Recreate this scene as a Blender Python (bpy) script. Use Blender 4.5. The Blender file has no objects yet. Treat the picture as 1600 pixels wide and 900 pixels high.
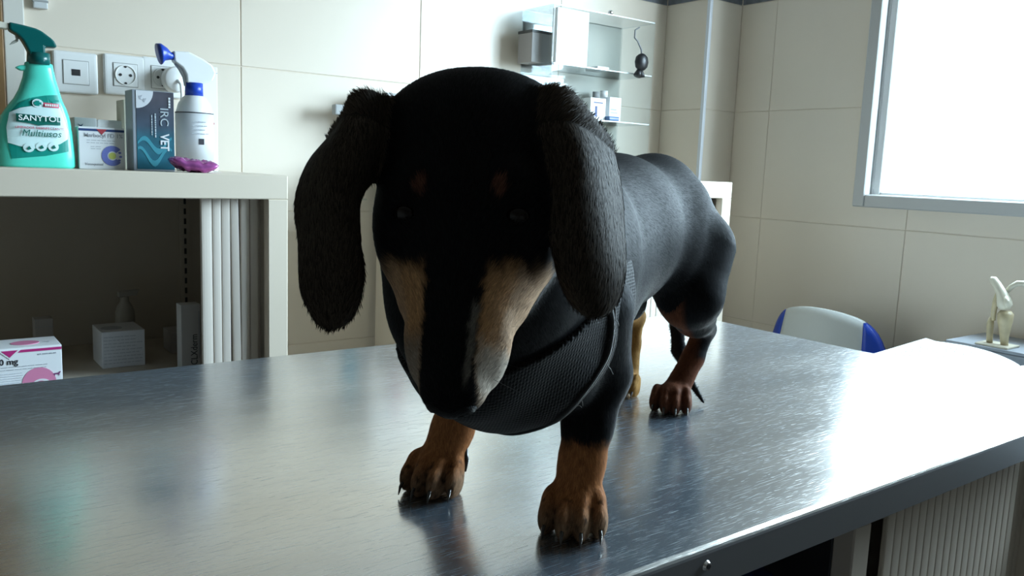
import bpy, bmesh, math, random
import numpy as np
from mathutils import Vector, Matrix
from mathutils.bvhtree import BVHTree

random.seed(7)
rng = np.random.default_rng(7)
S = bpy.context.scene
C = S.collection

# ------------------------------------------------------------------ camera
FPX, CX, CY, EYE = 1300.0, 800.0, 450.0, 0.265          # table top is z = 0
CAMR = np.array([[0.80159907, 0.0533865, -0.5954736],    # columns: right, up, back
                 [-0.59661568, 0.13570741, -0.7909698],
                 [0.03858307, 0.98930955, 0.14063416]])
cam_d = bpy.data.cameras.new('camera')
cam_d.sensor_width = 36.0
cam_d.lens = 36.0 * FPX / 1600.0
cam_d.clip_start = 0.01
cam = bpy.data.objects.new('camera', cam_d)
C.objects.link(cam)
M = Matrix([list(CAMR[0]) + [0], list(CAMR[1]) + [0], list(CAMR[2]) + [EYE], [0, 0, 0, 1]])
cam.matrix_world = M
S.camera = cam


def P(px, py, x=None, y=None, z=None, d=None):
    """a viewing ray cut by a plane of the room (x, y or z) or taken at a distance"""
    r = CAMR @ np.array([px - CX, CY - py, -FPX])
    if x is not None: t = x / r[0]
    elif y is not None: t = y / r[1]
    elif z is not None: t = (z - EYE) / r[2]
    else: t = d / FPX
    return np.array([0, 0, EYE]) + r * t


# ------------------------------------------------------------------ light
S.view_settings.view_transform = 'Standard'
S.view_settings.look = 'None'
S.view_settings.gamma = 1.0
S.view_settings.exposure = 0.0
S.view_settings.use_curve_mapping = False
wd = bpy.data.worlds.new('overcast_sky')
S.world = wd
wd.use_nodes = True
bg = wd.node_tree.nodes['Background']
bg.inputs[0].default_value = (0.90, 0.96, 1.0, 1)
bg.inputs[1].default_value = 40.0
# overcast sky above, duller ground and facades below the horizon
wn = wd.node_tree.nodes; wl = wd.node_tree.links
w_tc = wn.new('ShaderNodeTexCoord'); w_sp = wn.new('ShaderNodeSeparateXYZ'); w_rm = wn.new('ShaderNodeValToRGB')
wl.new(w_tc.outputs['Generated'], w_sp.inputs[0]); w_mr = wn.new('ShaderNodeMapRange'); w_mr.inputs['From Min'].default_value = -1.0
wl.new(w_sp.outputs['Z'], w_mr.inputs['Value']); wl.new(w_mr.outputs[0], w_rm.inputs['Fac']); wl.new(w_rm.outputs['Color'], bg.inputs[0])
w_rm.color_ramp.elements[0].position = .46; w_rm.color_ramp.elements[0].color = (.15, .16, .16, 1)
w_rm.color_ramp.elements[1].position = .54; w_rm.color_ramp.elements[1].color = (.66, .86, 1.0, 1)
XW, YB, FLOOR, CEIL = 2.092, 1.85, -0.85, 1.75          # window wall, back wall
XL, YN = -2.2, -3.2
WY0, WY1, WZ0, WZ1 = -0.15, 1.225, 0.215, 1.22           # window opening
pl = bpy.data.lights.new('window_daylight', 'AREA')
pl.shape = 'RECTANGLE'
pl.size = WZ1 - WZ0; pl.size_y = WY1 - WY0
pl.cycles.is_portal = True
plo = bpy.data.objects.new('window_daylight', pl)
plo.location = (XW + 0.10, (WY0 + WY1) / 2, (WZ0 + WZ1) / 2)
plo.rotation_euler = (0, math.radians(90), 0)
C.objects.link(plo)


# ------------------------------------------------------------------ materials
MATS = {}
def mat(name, col=(.8, .8, .8), rough=.5, metal=0., spec=.5, noise=0., nscale=40., bump=0., bscale=200., coat=0., sss=0.):
    if name in MATS: return MATS[name]
    m = bpy.data.materials.new(name); m.use_nodes = True
    nt = m.node_tree; b = nt.nodes['Principled BSDF']
    b.inputs['Base Color'].default_value = (*col, 1)
    b.inputs['Roughness'].default_value = rough
    b.inputs['Metallic'].default_value = metal
    b.inputs['Specular IOR Level'].default_value = spec
    b.inputs['Coat Weight'].default_value = coat
    tc = nt.nodes.new('ShaderNodeTexCoord')
    if noise:
        n = nt.nodes.new('ShaderNodeTexNoise'); n.inputs['Scale'].default_value = nscale; n.inputs['Detail'].default_value = 5
        nt.links.new(tc.outputs['Object'], n.inputs['Vector'])
        r = nt.nodes.new('ShaderNodeValToRGB')
        r.color_ramp.elements[0].position = .3; r.color_ramp.elements[1].position = .7
        r.color_ramp.elements[0].color = (*[c * (1 - noise) for c in col], 1)
        r.color_ramp.elements[1].color = (*[min(1, c * (1 + noise)) for c in col], 1)
        nt.links.new(n.outputs['Fac'], r.inputs['Fac']); nt.links.new(r.outputs['Color'], b.inputs['Base Color'])
    if bump:
        n = nt.nodes.new('ShaderNodeTexNoise'); n.inputs['Scale'].default_value = bscale; n.inputs['Detail'].default_value = 3
        nt.links.new(tc.outputs['Object'], n.inputs['Vector'])
        bp = nt.nodes.new('ShaderNodeBump'); bp.inputs['Strength'].default_value = bump; bp.inputs['Distance'].default_value = .002
        nt.links.new(n.outputs['Fac'], bp.inputs['Height']); nt.links.new(bp.outputs['Normal'], b.inputs['Normal'])
    MATS[name] = m
    return m


def mat_clear(name, col=(.95, .98, 1.), gloss=.12, facing=.35):
    m = bpy.data.materials.new(name); m.use_nodes = True
    nt = m.node_tree; nt.nodes.clear()
    o = nt.nodes.new('ShaderNodeOutputMaterial'); t = nt.nodes.new('ShaderNodeBsdfTransparent')
    g = nt.nodes.new('ShaderNodeBsdfGlossy'); g.inputs['Roughness'].default_value = gloss
    t.inputs['Color'].default_value = (*col, 1)
    lw = nt.nodes.new('ShaderNodeLayerWeight'); lw.inputs['Blend'].default_value = .5
    pw = nt.nodes.new('ShaderNodeMath'); pw.operation = 'POWER'; pw.inputs[1].default_value = 4.0
    ma = nt.nodes.new('ShaderNodeMath'); ma.operation = 'MULTIPLY_ADD'; ma.inputs[1].default_value = facing; ma.inputs[2].default_value = .04
    nt.links.new(lw.outputs['Facing'], pw.inputs[0]); nt.links.new(pw.outputs[0], ma.inputs[0])
    mx = nt.nodes.new('ShaderNodeMixShader')
    nt.links.new(ma.outputs[0], mx.inputs[0]); nt.links.new(t.outputs[0], mx.inputs[1]); nt.links.new(g.outputs[0], mx.inputs[2])
    nt.links.new(mx.outputs[0], o.inputs[0])
    MATS[name] = m
    return m


def mat_steel():
    m = bpy.data.materials.new('scratched_steel'); m.use_nodes = True
    nt = m.node_tree; b = nt.nodes['Principled BSDF']; N = nt.nodes.new; K = nt.links.new
    b.inputs['Metallic'].default_value = 1.0
    tc = N('ShaderNodeTexCoord')
    # cloudy wiped film
    n1 = N('ShaderNodeTexNoise'); n1.inputs['Scale'].default_value = 5; n1.inputs['Detail'].default_value = 6
    mp1 = N('ShaderNodeMapping'); mp1.inputs['Rotation'].default_value = (0, 0, .5); mp1.inputs['Scale'].default_value = (1, 3.2, 1)
    K(tc.outputs['Object'], mp1.inputs['Vector']); K(mp1.outputs['Vector'], n1.inputs['Vector'])
    cr = N('ShaderNodeValToRGB'); cr.color_ramp.elements[0].position = .3; cr.color_ramp.elements[1].position = .75
    cr.color_ramp.elements[0].color = (.57, .535, .49, 1); cr.color_ramp.elements[1].color = (.67, .63, .58, 1)
    K(n1.outputs['Fac'], cr.inputs['Fac']); K(cr.outputs['Color'], b.inputs['Base Color'])
    mr = N('ShaderNodeMapRange'); mr.inputs['To Min'].default_value = .13; mr.inputs['To Max'].default_value = .24
    # fine scratches in two directions
    sc = []
    for rot, s in ((.55, (40, 1500, 1)), (-.35, (30, 1300, 1)), (1.3, (50, 1100, 1))):
        mp = N('ShaderNodeMapping'); mp.inputs['Rotation'].default_value = (0, 0, rot); mp.inputs['Scale'].default_value = s
        n = N('ShaderNodeTexNoise'); n.inputs['Scale'].default_value = 1; n.inputs['Detail'].default_value = 2; n.inputs['Distortion'].default_value = .5
        K(tc.outputs['Object'], mp.inputs['Vector']); K(mp.outputs['Vector'], n.inputs['Vector'])
        r = N('ShaderNodeMapRange'); r.inputs['From Min'].default_value = .60; r.inputs['From Max'].default_value = .74
        K(n.outputs['Fac'], r.inputs['Value']); sc.append(r)
    a = N('ShaderNodeMath'); a.operation = 'MAXIMUM'; K(sc[0].outputs[0], a.inputs[0]); K(sc[1].outputs[0], a.inputs[1])
    a2 = N('ShaderNodeMath'); a2.operation = 'MAXIMUM'; K(a.outputs[0], a2.inputs[0]); K(sc[2].outputs[0], a2.inputs[1])
    ad = N('ShaderNodeMath'); ad.operation = 'MULTIPLY_ADD'; ad.inputs[1].default_value = .16
    K(n1.outputs['Fac'], mr.inputs['Value']); K(a2.outputs[0], ad.inputs[0]); K(mr.outputs[0], ad.inputs[2]); K(ad.outputs[0], b.inputs['Roughness'])
    bp = N('ShaderNodeBump'); bp.inputs['Strength'].default_value = .035; bp.inputs['Distance'].default_value = .0002
    K(a2.outputs[0], bp.inputs['Height']); K(bp.outputs['Normal'], b.inputs['Normal'])
    # thin dusty film over the scratched metal
    df = N('ShaderNodeBsdfDiffuse'); df.inputs['Color'].default_value = (.38, .54, .70, 1)
    fm = N('ShaderNodeMath'); fm.operation = 'MULTIPLY_ADD'; fm.inputs[1].default_value = .12; fm.inputs[2].default_value = .08
    mx = N('ShaderNodeMixShader'); out = nt.nodes['Material Output']
    K(a2.outputs[0], fm.inputs[0]); K(fm.outputs[0], mx.inputs[0]); K(b.outputs[0], mx.inputs[1]); K(df.outputs[0], mx.inputs[2]); K(mx.outputs[0], out.inputs['Surface'])
    MATS['steel'] = m
    return m


steel = mat_steel()
acrylic = mat_clear('clear_acrylic', (.93, .96, .97), .06, .4)
glass = mat_clear('window_glass', (.99, 1, 1), .02, .1)
tile_m = mat('cream_wall_tile', (.755, .67, .56), .32, noise=.025, nscale=3)
tile_w = tile_m
grout_m = mat('pale_grout', (.70, .61, .50), .8)
frieze_m = mat('dark_border_tile', (.16, .17, .19), .35, noise=.35, nscale=30)
paint_m = mat('white_paint', (.80, .80, .78), .7)
dim_m = mat('brown_grey_wall', (.27, .24, .21), .7)
floor_m = mat('grey_floor', (.17, .16, .15), .4, noise=.15, nscale=6)
cab_m = mat('cream_steel_paint', (.67, .585, .475), .42, bump=.05, bscale=900)
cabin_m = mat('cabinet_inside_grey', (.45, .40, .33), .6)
slat_m = mat('tambour_plastic', (.76, .69, .61), .4)
white_m = mat('white_plastic', (.82, .83, .83), .35)
wcard_m = mat('white_card', (.80, .82, .84), .55)
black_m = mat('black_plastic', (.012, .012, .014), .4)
ink_m = mat('black_ink', (.03, .03, .04), .6)
greyink_m = mat('grey_ink', (.38, .40, .44), .6)
blue_m = mat('blue_plastic', (.01, .055, .42), .35)
alu_m = mat('white_window_frame', (.50, .50, .49), .35)


# ------------------------------------------------------------------ mesh helpers
def obj(name, me, m=None, parent=None):
    o = bpy.data.objects.new(name, me); C.objects.link(o)
    if m is not None:
        if isinstance(m, (list, tuple)):
            for k in m: me.materials.append(k)
        elif not me.materials: me.materials.append(m)
    if parent is not None: o.parent = parent
    return o

def tag(o, label=None, cat=None, group=None, kind=None):
    for k, v in (('label', label), ('category', cat), ('group', group), ('kind', kind)):
        if v: o[k] = v
    return o

def thing(name, label, cat, loc=(0, 0, 0), rz=0, group=None, rx=0, ry=0):
    o = bpy.data.objects.new(name, None); C.objects.link(o)
    o.empty_display_size = .03
    o.location = loc; o.rotation_euler = (rx, ry, rz)
    return tag(o, label, cat, group)

def bm_mesh(name, bm, smooth=False):
    me = bpy.data.meshes.new(name); bm.to_mesh(me); bm.free()
    if smooth:
        for p in me.polygons: p.use_smooth = True
    return me

def box(x0, x1, y0, y1, z0, z1, bev=0., seg=2, name='box'):
    bm = bmesh.new(); bmesh.ops.create_cube(bm, size=1)
    for v in bm.verts:
        v.co = Vector(((x0 + x1) / 2 + v.co.x * (x1 - x0), (y0 + y1) / 2 + v.co.y * (y1 - y0), (z0 + z1) / 2 + v.co.z * (z1 - z0)))
    if bev: bmesh.ops.bevel(bm, geom=bm.edges[:], offset=bev, segments=seg, affect='EDGES', profile=.6)
    return bm_mesh(name, bm)

def boxes(lst, name='boxes', bev=0.):
    bm = bmesh.new()
    for (x0, x1, y0, y1, z0, z1) in lst:
        r = bmesh.ops.create_cube(bm, size=1)
        for v in r['verts']:
            v.co = Vector(((x0 + x1) / 2 + v.co.x * (x1 - x0), (y0 + y1) / 2 + v.co.y * (y1 - y0), (z0 + z1) / 2 + v.co.z * (z1 - z0)))
    if bev: bmesh.ops.bevel(bm, geom=bm.edges[:], offset=bev, segments=1, affect='EDGES')
    return bm_mesh(name, bm)

def loft(secs, n=24, name='loft', cap=True, smooth=True, power=2.0):
    """secs: (z, cx, cy, rx, ry[, power]) horizontal superellipse sections"""
    bm = bmesh.new(); rings = []
    for s in secs:
        z, cx, cy, rx, ry = s[:5]; pw = s[5] if len(s) > 5 else power
        ring = []
        for i in range(n):
            a = 2 * math.pi * i / n; c, q = math.cos(a), math.sin(a)
            ring.append(bm.verts.new((cx + rx * math.copysign(abs(c) ** (2 / pw), c), cy + ry * math.copysign(abs(q) ** (2 / pw), q), z)))
        rings.append(ring)
    for a, b in zip(rings, rings[1:]):
        for i in range(n): bm.faces.new((a[i], a[(i + 1) % n], b[(i + 1) % n], b[i]))
    if cap:
        bm.faces.new(rings[0][::-1]); bm.faces.new(rings[-1])
    bmesh.ops.recalc_face_normals(bm, faces=bm.faces[:])
    me = bm_mesh(name, bm, smooth)
    return me

def tube(pts, rads, n=10, name='tube', closed=False):
    """round tube along points (tapered)"""
    bm = bmesh.new(); pts = [Vector(p) for p in pts]; L = len(pts)
    if not hasattr(rads, '__len__'): rads = [rads] * L
    rings = []; up = Vector((0, 0, 1))
    prev = None
    for i, p in enumerate(pts):
        if closed: t = pts[(i + 1) % L] - pts[i - 1]
        else: t = pts[min(i + 1, L - 1)] - pts[max(i - 1, 0)]
        t.normalize()
        if prev is None:
            a = t.cross(up) if abs(t.z) < .95 else t.cross(Vector((1, 0, 0)))
        else: a = prev - t * prev.dot(t)
        a.normalize(); prev = a; b = t.cross(a)
        rings.append([bm.verts.new(p + (a * math.cos(2 * math.pi * k / n) + b * math.sin(2 * math.pi * k / n)) * rads[i]) for k in range(n)])
    R = list(zip(rings, rings[1:]))
    if closed: R.append((rings[-1], rings[0]))
    for a, b in R:
        for k in range(n): bm.faces.new((a[k], a[(k + 1) % n], b[(k + 1) % n], b[k]))
    if not closed:
        bm.faces.new(rings[0][::-1]); bm.faces.new(rings[-1])
    bmesh.ops.recalc_face_normals(bm, faces=bm.faces[:])
    return bm_mesh(name, bm, True)

def prism(poly, y0, y1, bev=0., name='prism', smooth=False):
    """outline in x,z extruded along y"""
    bm = bmesh.new()
    f = bm.faces.new([bm.verts.new((p[0], y0, p[1])) for p in poly])
    r = bmesh.ops.extrude_face_region(bm, geom=[f])
    for v in r['geom']:
        if isinstance(v, bmesh.types.BMVert): v.co.y = y1
    bmesh.ops.recalc_face_normals(bm, faces=bm.faces[:])
    if bev: bmesh.ops.bevel(bm, geom=bm.edges[:], offset=bev, segments=3, affect='EDGES', profile=.5)
    return bm_mesh(name, bm, smooth)

def ellipse_poly(cx, cz, rx, rz, a0=0, a1=360, n=28, centre=False):
    p = [(cx + rx * math.cos(math.radians(a0 + (a1 - a0) * i / n)), cz + rz * math.sin(math.radians(a0 + (a1 - a0) * i / n))) for i in range(n + (0 if a1 - a0 == 360 else 1))]
    return p + ([(cx, cz)] if centre else [])

def lettering(txt, size, m, parent, loc, rot=(math.pi / 2, 0, 0), align='LEFT', name='lettering', bold=0., shear=0., sx=1.0):
    cu = bpy.data.curves.new('t', 'FONT'); cu.body = txt; cu.size = size; cu.extrude = .00015; cu.align_x = align
    cu.offset = bold; cu.shear = shear; cu.resolution_u = 3
    t = bpy.data.objects.new('t', cu); C.objects.link(t)
    dg = bpy.context.evaluated_depsgraph_get()
    me = bpy.data.meshes.new_from_object(t.evaluated_get(dg))
    bpy.data.objects.remove(t); bpy.data.curves.remove(cu)
    me.materials.clear()
    o = obj(name, me, m, parent); o.location = loc; o.rotation_euler = rot; o.scale = (sx, 1, 1)
    return o

def lines(parent, x0, x1, zs, y, m, h=.0012, jit=.2, name='fine_print'):
    bl = []
    for z in zs:
        e = x1 - (x1 - x0) * random.random() * jit
        x = x0
        while x < e:
            w = random.uniform(.004, .010); w = min(w, e - x)
            bl.append((x, x + w, y - .0002, y + .0002, z, z + h)); x += w + .0015
    return obj(name, boxes(bl), m, parent)


# ================================================================== THE ROOM
def struct(name, me, m, parent=None):
    o = obj(name, me, m, parent)
    if parent is None: o['kind'] = 'structure'
    return o

TH = .12
GD = .0016
struct('floor', box(XL - TH, XW + TH, YN - TH, YB + TH, FLOOR - .1, FLOOR), floor_m)
struct('ceiling', box(XL - TH, XW + TH, YN - TH, YB + TH, CEIL, CEIL + .1), mat('ceiling_paint', (.50, .50, .48), .8))
wb = struct('wall_back', box(XL - TH, XW + TH, YB + GD, YB + TH, FLOOR, CEIL), grout_m)
struct('wall_left', box(XL - TH, XL, YN - TH, YB + GD, FLOOR, CEIL), dim_m)
struct('wall_front', box(XL, XW + TH, YN - TH, YN, FLOOR, CEIL), dim_m)
wr = struct('wall_right', boxes([(XW + GD, XW + TH, YN, WY0, FLOOR, CEIL), (XW + GD, XW + TH, WY1, YB + GD, FLOOR, CEIL),
                                 (XW + GD, XW + TH, WY0, WY1, FLOOR, WZ0), (XW + GD, XW + TH, WY0, WY1, WZ1, CEIL)]), grout_m)
PX, PY = 1.947, 1.681     # boxed-in pillar in the corner
pil = struct('wall_pillar', boxes([(PX + GD, XW + .01, PY + GD, YB + GD, FLOOR, CEIL)]), grout_m)

TWI, THI, TG = .447, .315, .0022
zrows = [-.795 - .055 if i == 0 else -.795 + (i - 1) * THI for i in range(6)] + [.78]
zrows = [FLOOR, -.795, -.48, -.165, .15, .465, .78]
tile_cache = {}
def tile(parent, axis, a0, a1, z0, z1, off, m, hole=None):
    """one ceramic tile 6 mm proud of the grout; axis 'y' = on a wall y=off, 'x' = on a wall x=off"""
    g = TG / 2
    rects = [(a0 + g, a1 - g, z0 + g, z1 - g)]
    if hole:
        h0, h1, k0, k1 = hole; out = []
        for (b0, b1, c0, c1) in rects:
            if b1 <= h0 or b0 >= h1 or c1 <= k0 or c0 >= k1: out.append((b0, b1, c0, c1)); continue
            if b0 < h0: out.append((b0, h0, c0, c1))
            if b1 > h1: out.append((h1, b1, c0, c1))
            lo, hi = max(b0, h0), min(b1, h1)
            if c0 < k0: out.append((lo, hi, c0, k0))
            if c1 > k1: out.append((lo, hi, k1, c1))
        rects = out
    if not rects: return
    if len(rects) == 1:
        b0, b1, c0, c1 = rects[0]; key = (axis, round(b1 - b0, 4), round(c1 - c0, 4), m.name)
        if key not in tile_cache:
            w, h = b1 - b0, c1 - c0
            tile_cache[key] = box(0, w, 0, .004, 0, h, .0009, 1, 'tile') if axis == 'y' else box(0, .004, 0, w, 0, h, .0009, 1, 'tile')
            tile_cache[key].materials.append(m)
        o = obj('tile', tile_cache[key], None, parent)
        o.location = (b0, off, c0) if axis == 'y' else (off, b0, c0)
    else:
        me = boxes([(b0, b1, off, off + .004, c0, c1) if axis == 'y' else (off, off + .004, b0, b1, c0, c1) for (b0, b1, c0, c1) in rects])
        o = obj('tile', me, m, parent)
    return o

xs = []
x = .631
while x > XL: x -= TWI
while x < PX:
    xs.append((max(x, XL), min(x + TWI, PX))); x += TWI
for z0, z1 in zip(zrows, zrows[1:]):
    for a0, a1 in xs: tile(wb, 'y', a0, a1, z0, z1, YB, tile_m)
    tile(pil, 'x', PY, YB, z0, z1, PX, tile_m)
    tile(pil, 'y', PX, XW, z0, z1, PY, tile_m)
y = PY; row = 0
ys = []
yy = 1.108
while yy < PY: yy += TWI
while yy > YN:
    ys.append((max(yy - TWI, YN), min(yy, PY))); yy -= TWI
HOLE = (WY0, WY1, WZ0, WZ1)
for z0, z1 in zip(zrows, zrows[1:]):
    for a0, a1 in ys: tile(wr, 'x', a0, a1, z0, z1, XW, tile_m, HOLE)
# dark border course and painted wall above it
def border(parent, axis, a0, a1, off, hole=None):
    n = max(1, round((a1 - a0) / .2)); w = (a1 - a0) / n
    for i in range(n): tile(parent, axis, a0 + i * w, a0 + (i + 1) * w, .78, .86, off, frieze_m, hole)
    tile(parent, axis, a0, a1, .86, CEIL, off, paint_m, hole)
border(wb, 'y', XL, PX, YB); border(pil, 'x', PY, YB, PX); border(pil, 'y', PX, XW, PY); border(wr, 'x', YN, PY, XW, HOLE)

# white angle bead on the pillar edge, brown door post and pale strip at the far left
obj('corner_bead', box(PX - .004, PX + .008, PY - .004, PY + .008, FLOOR, CEIL, .002), mat('pale_bead', (.74, .77, .82), .3), pil)
brown_m = mat('brown_wood', (.23, .13, .05), .5, noise=.25, nscale=12)
struct('trim_1', box(-.14, .187, YB - .012, YB, FLOOR, CEIL, .002), brown_m)
struct('trim_2', box(.188, .222, YB - .010, YB, FLOOR, CEIL, .002), mat('pale_trunking', (.66, .64, .58), .5))

# window: outer frame, sash, mullion and panes
win = thing('window_1', None, None); win['kind'] = 'structure'
def frame_ring(y0, y1, z0, z1, w, x0, x1, bev=.003):
    bl = [(x0, x1, y0, y0 + w, z0, z1), (x0, x1, y1 - w, y1, z0, z1), (x0, x1, y0 + w, y1 - w, z0, z0 + w), (x0, x1, y0 + w, y1 - w, z1 - w, z1)]
    return boxes(bl, bev=bev)
obj('window_frame', frame_ring(WY0 - .03, WY1 + .03, WZ0 - .012, WZ1 + .03, .034, XW - .016, XW + .012), alu_m, win)
obj('frame_liner', frame_ring(WY0, WY1, WZ0, WZ1, .012, XW + .0125, XW + TH), alu_m, win)
ymid = (WY0 + WY1) / 2
for y0, y1, xx in ((ymid - .02, WY1 - .004, XW + .0), (WY0 + .004, ymid + .02, XW + .03)):
    s = obj('window_sash', frame_ring(y0, y1, WZ0 + .004, WZ1 - .004, .026, xx + .014, xx + .04), alu_m, win)
    obj('pane', box(xx + .025, xx + .029, y0 + .026, y1 - .026, WZ0 + .03, WZ1 - .03), glass, s)

# ================================================================== EXAMINATION TABLE
TX0, TX1, TY0, TY1 = -.30, 1.238, .366, 1.084
tb = thing('examination_table', 'stainless steel examination table with a scratched shiny top under the dog', 'table', (0, 0, FLOOR))
def rounded_slab(x0, x1, y0, y1, z0, z1, r, bev):
    bm = bmesh.new(); pts = []
    for cx, cy, a in ((x1 - r, y1 - r, 0), (x0 + r, y1 - r, 90), (x0 + r, y0 + r, 180), (x1 - r, y0 + r, 270)):
        for i in range(7):
            t = math.radians(a + 15 * i); pts.append((cx + r * math.cos(t), cy + r * math.sin(t)))
    f = bm.faces.new([bm.verts.new((p[0], p[1], z0)) for p in pts])
    rr = bmesh.ops.extrude_face_region(bm, geom=[f])
    top = [v for v in rr['geom'] if isinstance(v, bmesh.types.BMVert)]
    for v in top: v.co.z = z1
    bmesh.ops.recalc_face_normals(bm, faces=bm.faces[:])
    ed = [e for e in bm.edges if all(abs(v.co.z - z1) < 1e-6 for v in e.verts)]
    bmesh.ops.bevel(bm, geom=ed, offset=bev, segments=4, affect='EDGES', profile=.5)
    return bm_mesh('slab', bm)
Z = -FLOOR
tt = obj('table_top', rounded_slab(TX0, TX1, TY0, TY1, Z - .033, Z, .03, .005), steel, tb)
skirt_m = mat('dull_steel', (.24, .24, .25), .5, metal=1.)
tt.data.materials.append(skirt_m)
for p_ in tt.data.polygons:
    if p_.normal.z < .3: p_.material_index = 1
obj('under_frame', boxes([(TX0 + .03, TX1 - .012, TY0 + .10, TY0 + .125, Z - .058, Z - .0332), (TX0 + .03, TX1 - .03, TY1 - .055, TY1 - .03, Z - .058, Z - .0332),
                          (TX0 + .03, TX0 + .055, TY0 + .055, TY1 - .055, Z - .058, Z - .0332), (TX1 - .055, TX1 - .03, TY0 + .055, TY1 - .055, Z - .058, Z - .0332)]), skirt_m, tb)
for lx in (TX0 + .05, TX1 - .046):
    for ly in (TY0 + .03, TY1 - .065): obj('leg', box(lx, lx + .035, ly, ly + .035, 0, Z - .0582, .003), skirt_m, tb)
rv = P(1104, 884, y=TY0)
bmv = bmesh.new(); bmesh.ops.create_cone(bmv, cap_ends=True, segments=20, radius1=.0042, radius2=.0030, depth=.002)
r_ = obj('rivet', bm_mesh('rivet', bmv), mat('bright_steel', (.75, .75, .75), .2, metal=1.), tb)
r_.location = (rv[0], TY0 - .001, rv[2] + Z); r_.rotation_euler = (math.pi / 2, 0, 0)
bmv = bmesh.new(); bmesh.ops.create_cone(bmv, cap_ends=True, segments=16, radius1=.0019, radius2=.0019, depth=.0012)
h_ = obj('rivet_hole', bm_mesh('hole', bmv), black_m, r_); h_.location = (0, 0, .0008)

# ================================================================== TAMBOUR CABINETS
CYF = 1.42                       # cabinet front plane
CTOP = .2395
def tambour_cabinet(name, label, x0, x1, y0, y1, top, slats, rail=.042, stile=.036, shelf_z=(-.115, -.47), wall=.018, bulge=.0028, side_m=None, cab_m=cab_m, slat_m=slat_m):
    t = thing(name, label, 'cabinet', ((x0 + x1) / 2, y0, FLOOR), group='tambour cabinets')
    ox, oy, oz = -(x0 + x1) / 2, -y0, -FLOOR
    def b(nm, l, m=None, bev=.0015):
        m = m or cab_m
        return obj(nm, boxes([(a + ox, c + ox, d + oy, e + oy, f + oz, g + oz) for (a, c, d, e, f, g) in l], bev=bev), m, t)
    b('top_panel', [(x0, x1, y0 + .0222, y1, top - .02, top)], bev=.001)
    b('top_rail', [(x0, x1, y0, y0 + .022, top - rail, top)])
    for s0, s1 in ((x0, x0 + stile), (x1 - stile, x1)): b('stile', [(s0, s1, y0, y0 + .022, FLOOR + .05, top - rail)])
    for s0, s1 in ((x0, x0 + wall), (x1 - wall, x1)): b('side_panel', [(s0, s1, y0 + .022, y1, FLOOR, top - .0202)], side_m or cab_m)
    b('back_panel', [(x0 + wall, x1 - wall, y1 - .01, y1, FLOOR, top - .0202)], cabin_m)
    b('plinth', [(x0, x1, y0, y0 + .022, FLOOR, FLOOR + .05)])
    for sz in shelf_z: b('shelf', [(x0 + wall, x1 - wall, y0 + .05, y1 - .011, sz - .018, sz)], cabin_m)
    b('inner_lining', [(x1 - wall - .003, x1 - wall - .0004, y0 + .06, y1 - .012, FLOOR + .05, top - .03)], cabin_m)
    me = None
    for (sx, w, lean, dy) in slats:
        zt, zb = top - rail + .004, FLOOR + .055
        bm = bmesh.new(); pr = []
        for k in range(7):
            a = math.pi * k / 6; pr.append((-w / 2 * math.cos(a) * .97, -bulge * math.sin(a) ** .45))
        pr += [(w / 2 * .97, .004), (-w / 2 * .97, .004)]
        lo = [bm.verts.new((p[0] + lean, p[1], zb - zt)) for p in pr]; hi = [bm.verts.new((p[0], p[1], 0)) for p in pr]
        n = len(pr)
        for k in range(n): bm.faces.new((lo[k], lo[(k + 1) % n], hi[(k + 1) % n], hi[k]))
        bm.faces.new(lo[::-1]); bm.faces.new(hi)
        bmesh.ops.recalc_face_normals(bm, faces=bm.faces[:])
        o = obj('slat', bm_mesh('slat', bm), slat_m, t); o.location = (sx + ox, y0 + .030 + dy + oy, zt + oz)
    return t, (ox, oy, oz)

def sx(px, y=CYF + .03): return P(px, 400, y=y)[0]
CR = P(450, 274, y=CYF)[0]
sl = []
for a, b in ((313, 331), (331, 345), (345, 359), (359, 372), (375, 389), (389, 402), (402, 409)):
    xa, xb = sx(a + 1), sx(b + 1); sl.append(((xa + xb) / 2, (xb - xa), .012 if a == 359 else 0, .012 if a == 402 else 0))
cabL, co = tambour_cabinet('tambour_cabinet', 'cream metal cabinet with open tambour door, medicine boxes inside and bottles on top', CR - 1.0, CR, CYF, YB - .02, CTOP, sl)
# row of slots in the inner shelf standard
st = P(290, 400, y=YB - .10)
sb = obj('shelf_standard', boxes([(st[0] - .010 + co[0], st[0] + .010 + co[0], YB - .034 + co[1], YB - .0305 + co[1], FLOOR + .05 + co[2], CTOP - .03 + co[2])]), cabin_m, cabL)
xst = st[0] * (YB - .035) / (YB - .10)
sb.location.x = xst - st[0]
obj('slots', boxes([(st[0] - .0022 + co[0], st[0] + .0022 + co[0], YB - .0355 + co[1], YB - .034 + co[1], k * .021 - .4 + co[2], k * .021 - .388 + co[2]) for k in range(28)]), black_m, sb)

RR = P(1145, 283, y=CYF)[0]
rs = [(RR - .036 - .016 - k * .0205 - .004, .0202, 0, 0) for k in range(36)]
cabR, _ = tambour_cabinet('tambour_cabinet', 'cream metal tambour cabinet behind the dog, next to the window wall', max(RR - .90, .955), RR, CYF, YB - .02, .2545, rs, shelf_z=(-.2, -.5))

# cabinet below the table
us = []
ux = P(1378, 800, y=.425)[0]
for k in range(25): us.append((ux + .009 + k * .0165, .0162, 0, -.016))
cabU, _ = tambour_cabinet('low_tambour_cabinet', 'cream cabinet with closed vertical slats standing under the steel table', P(1338, 812, y=.405)[0], 1.186, .405, .83, -.0345, us, rail=.03, stile=.030, shelf_z=(-.4,), bulge=.0014, side_m=black_m, cab_m=mat('shaded_cream_paint', (.60, .52, .43), .45), slat_m=mat('shaded_tambour', (.60, .52, .43), .5))  # darkness under the table put into its colours: black sides, darker paint and slats

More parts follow.
